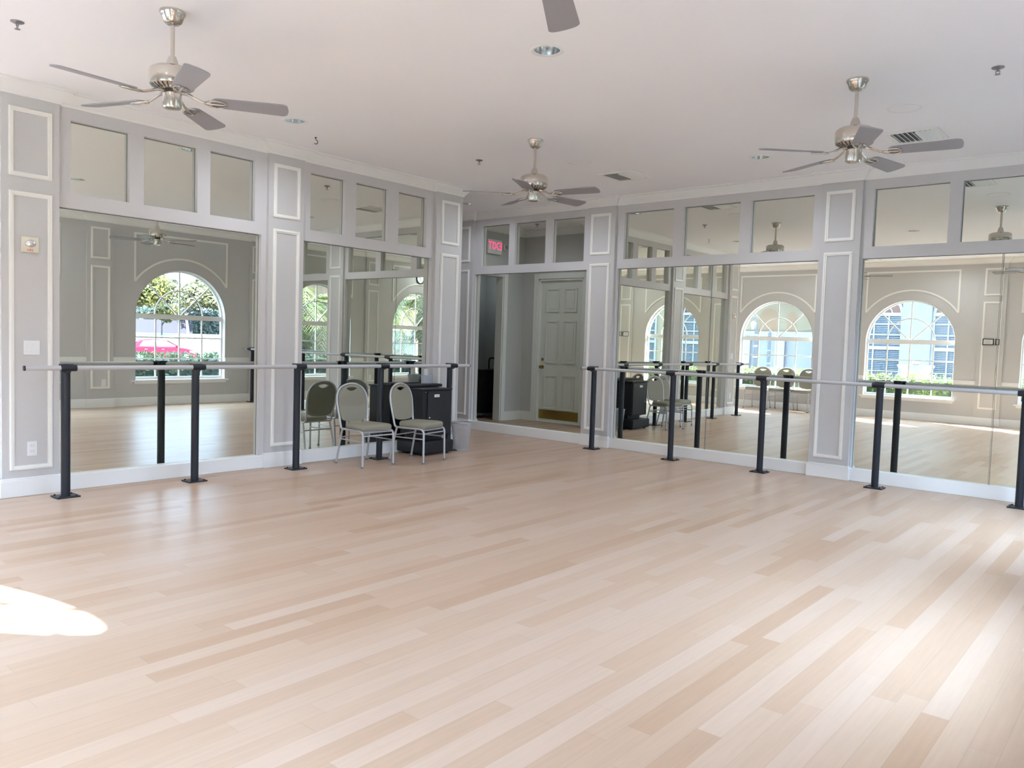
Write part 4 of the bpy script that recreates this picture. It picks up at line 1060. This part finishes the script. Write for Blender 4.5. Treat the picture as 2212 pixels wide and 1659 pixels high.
t = thing('garden_post', 'slim banded garden post right of the garden lamp', 'post', (-1.50, -12.0, -.15))
MB().box(-.035, .035, -.035, .035, 0, 1.95).build('post_shaft', M_IRON, t)
p = MB()
for z in (.4, .75, 1.1, 1.45, 1.8): p.box(-.045, .045, -.045, .045, z, z + .03)
p.build('collar', M_EXTWH, t)
# tan house and iron fence to the south-east
t = thing('house', 'tan house beyond the palms, seen through the east windows', 'house', (19.5, -17, -.5))
MB().box(-3, 3, -6, 6, 0, 3.4).build('house_wall', M_PEACH, t)
r = MB(); r.prism([(-3.5, 3.35), (3.5, 3.35), (0, 5.0)], lambda p: (p[0], -6.4, p[1]), lambda p: (p[0], 6.4, p[1])); r.build('roof', M_ROOFT, t)
for y in (-4, -1.3, 1.4, 4.1):
    w = MB(); w.box(-3.06, -3.0, y - .7, y + .7, .5, 2.2); wo = w.build('window_frame', M_EXTWH, t)
    MB().box(-3.08, -3.05, y - .62, y + .62, .58, 2.12).build('window_pane', M_BPANE, wo)
def fence(p0, p1, z, lab):
    t = thing('iron_fence', lab, 'fence', (p0[0], p0[1], z)); d = Vector((p1[0] - p0[0], p1[1] - p0[1], 0)); L_ = d.length; d.normalize()
    r = MB()
    for zz in (.15, 1.25): r.tube([d * 0 + Vector((0, 0, zz)), d * L_ + Vector((0, 0, zz))], .016, 6)
    r.build('fence_rail', M_IRON, t)
    b = MB(); k = int(L_ / .13)
    for i in range(k): P = d * (i * .13); b.tube([P, P + Vector((0, 0, 1.4))], .009, 5)
    o = b.build('picket', M_IRON, t); o['kind'] = 'stuff'
fence((12.5, -14.5), (17.5, -5.0), -.38, 'dark iron picket fence in front of the tan house')

# ------------------------------------------------------------------ light
w = bpy.data.worlds.new('sky'); S.world = w; w.use_nodes = True
nt = w.node_tree; bg = nt.nodes['Background']
tc = nt.nodes.new('ShaderNodeTexCoord'); sp = nt.nodes.new('ShaderNodeSeparateXYZ'); rp = nt.nodes.new('ShaderNodeValToRGB')
nt.links.new(tc.outputs['Generated'], sp.inputs[0]); nt.links.new(sp.outputs['Z'], rp.inputs['Fac']); nt.links.new(rp.outputs['Color'], bg.inputs['Color'])
rp.color_ramp.elements[0].position = 0; rp.color_ramp.elements[0].color = (.058, .083, .13, 1)
rp.color_ramp.elements[1].position = .75; rp.color_ramp.elements[1].color = (.64, .81, 1.0, 1)
SKY, SUN, FILL, EXPO = 19.0, 64.0, 36.0, 0.78
bg.inputs['Strength'].default_value = SKY
sun = bpy.data.lights.new('sun', 'SUN'); sun.energy = SUN; sun.angle = math.radians(.6); sun.color = (1, .95, .86)
so = bpy.data.objects.new('sun', sun); COL.objects.link(so); so.rotation_euler = Vector((1.32, .79, -1)).to_track_quat('-Z', 'Y').to_euler()
so.location = (-20, -15, 20)
def portal(c, F, nrm):
    l = bpy.data.lights.new('window_portal', 'AREA'); l.shape = 'RECTANGLE'; l.size = 1.75; l.size_y = 2.05; l.cycles.is_portal = True
    o = bpy.data.objects.new('window_portal', l); COL.objects.link(o); o.location = F(c, .19, 1.45); o.rotation_euler = Vector(nrm).to_track_quat('-Z', 'Y').to_euler()
for c in E_WIN: portal(c, FE, (-1, 0, 0))
for c in S_WIN: portal(c, FS, (0, 1, 0))
for p, k in zip(DL, (.85, .9, .9, .8, .8, .4, .8, .5)):   # fill spots added at the recessed fixtures, which are unlit
    l = bpy.data.lights.new('downlight_fill', 'SPOT'); l.energy = FILL * k; l.spot_size = math.radians(168); l.spot_blend = 1.0; l.shadow_soft_size = 0.0; l.color = (.96, .98, 1)
    o = bpy.data.objects.new('downlight_fill', l); COL.objects.link(o); o.location = (p[0], p[1], H - .004)

l = bpy.data.lights.new('storage_fill', 'POINT'); l.energy = 2.6; l.shadow_soft_size = 0.0  # unseen point light added to lift the dark storage room
o = bpy.data.objects.new('storage_fill', l); COL.objects.link(o); o.location = (-3.3, -2.6, 2.5)

# ------------------------------------------------------------------ camera
cam = bpy.data.cameras.new('camera'); co = bpy.data.objects.new('camera', cam); COL.objects.link(co)
cam.sensor_width = 36; cam.sensor_fit = 'HORIZONTAL'; cam.lens = 36 * 1687.05 / 2212; cam.clip_start = .05; cam.clip_end = 400
yaw, pit, rol = math.radians(40.4343), math.radians(-3.1964), math.radians(1.8233)
Fw = Vector((-math.sin(yaw) * math.cos(pit), math.cos(yaw) * math.cos(pit), math.sin(pit)))
Rt = Fw.cross(Vector((0, 0, 1))).normalized(); Up = Rt.cross(Fw)
R2 = math.cos(rol) * Rt + math.sin(rol) * Up; U2 = -math.sin(rol) * Rt + math.cos(rol) * Up
co.matrix_world = Matrix(((R2.x, U2.x, -Fw.x, 6.9983), (R2.y, U2.y, -Fw.y, -8.5951), (R2.z, U2.z, -Fw.z, 1.3661), (0, 0, 0, 1)))
S.camera = co

S.view_settings.view_transform = 'Standard'
S.view_settings.look = 'None'
S.view_settings.exposure = EXPO
S.view_settings.gamma = 1.1
S.view_settings.use_white_balance = True
S.view_settings.white_balance_temperature = 5850
S.view_settings.white_balance_tint = 10
cy = S.cycles
cy.max_bounces = 12; cy.diffuse_bounces = 5; cy.glossy_bounces = 8; cy.transparent_max_bounces = 12; cy.transmission_bounces = 4
cy.caustics_reflective = True; cy.caustics_refractive = False; cy.blur_glossy = .3
cy.sample_clamp_indirect = 6.0
cy.use_denoising = True
cy.use_adaptive_sampling = True; cy.adaptive_threshold = .025
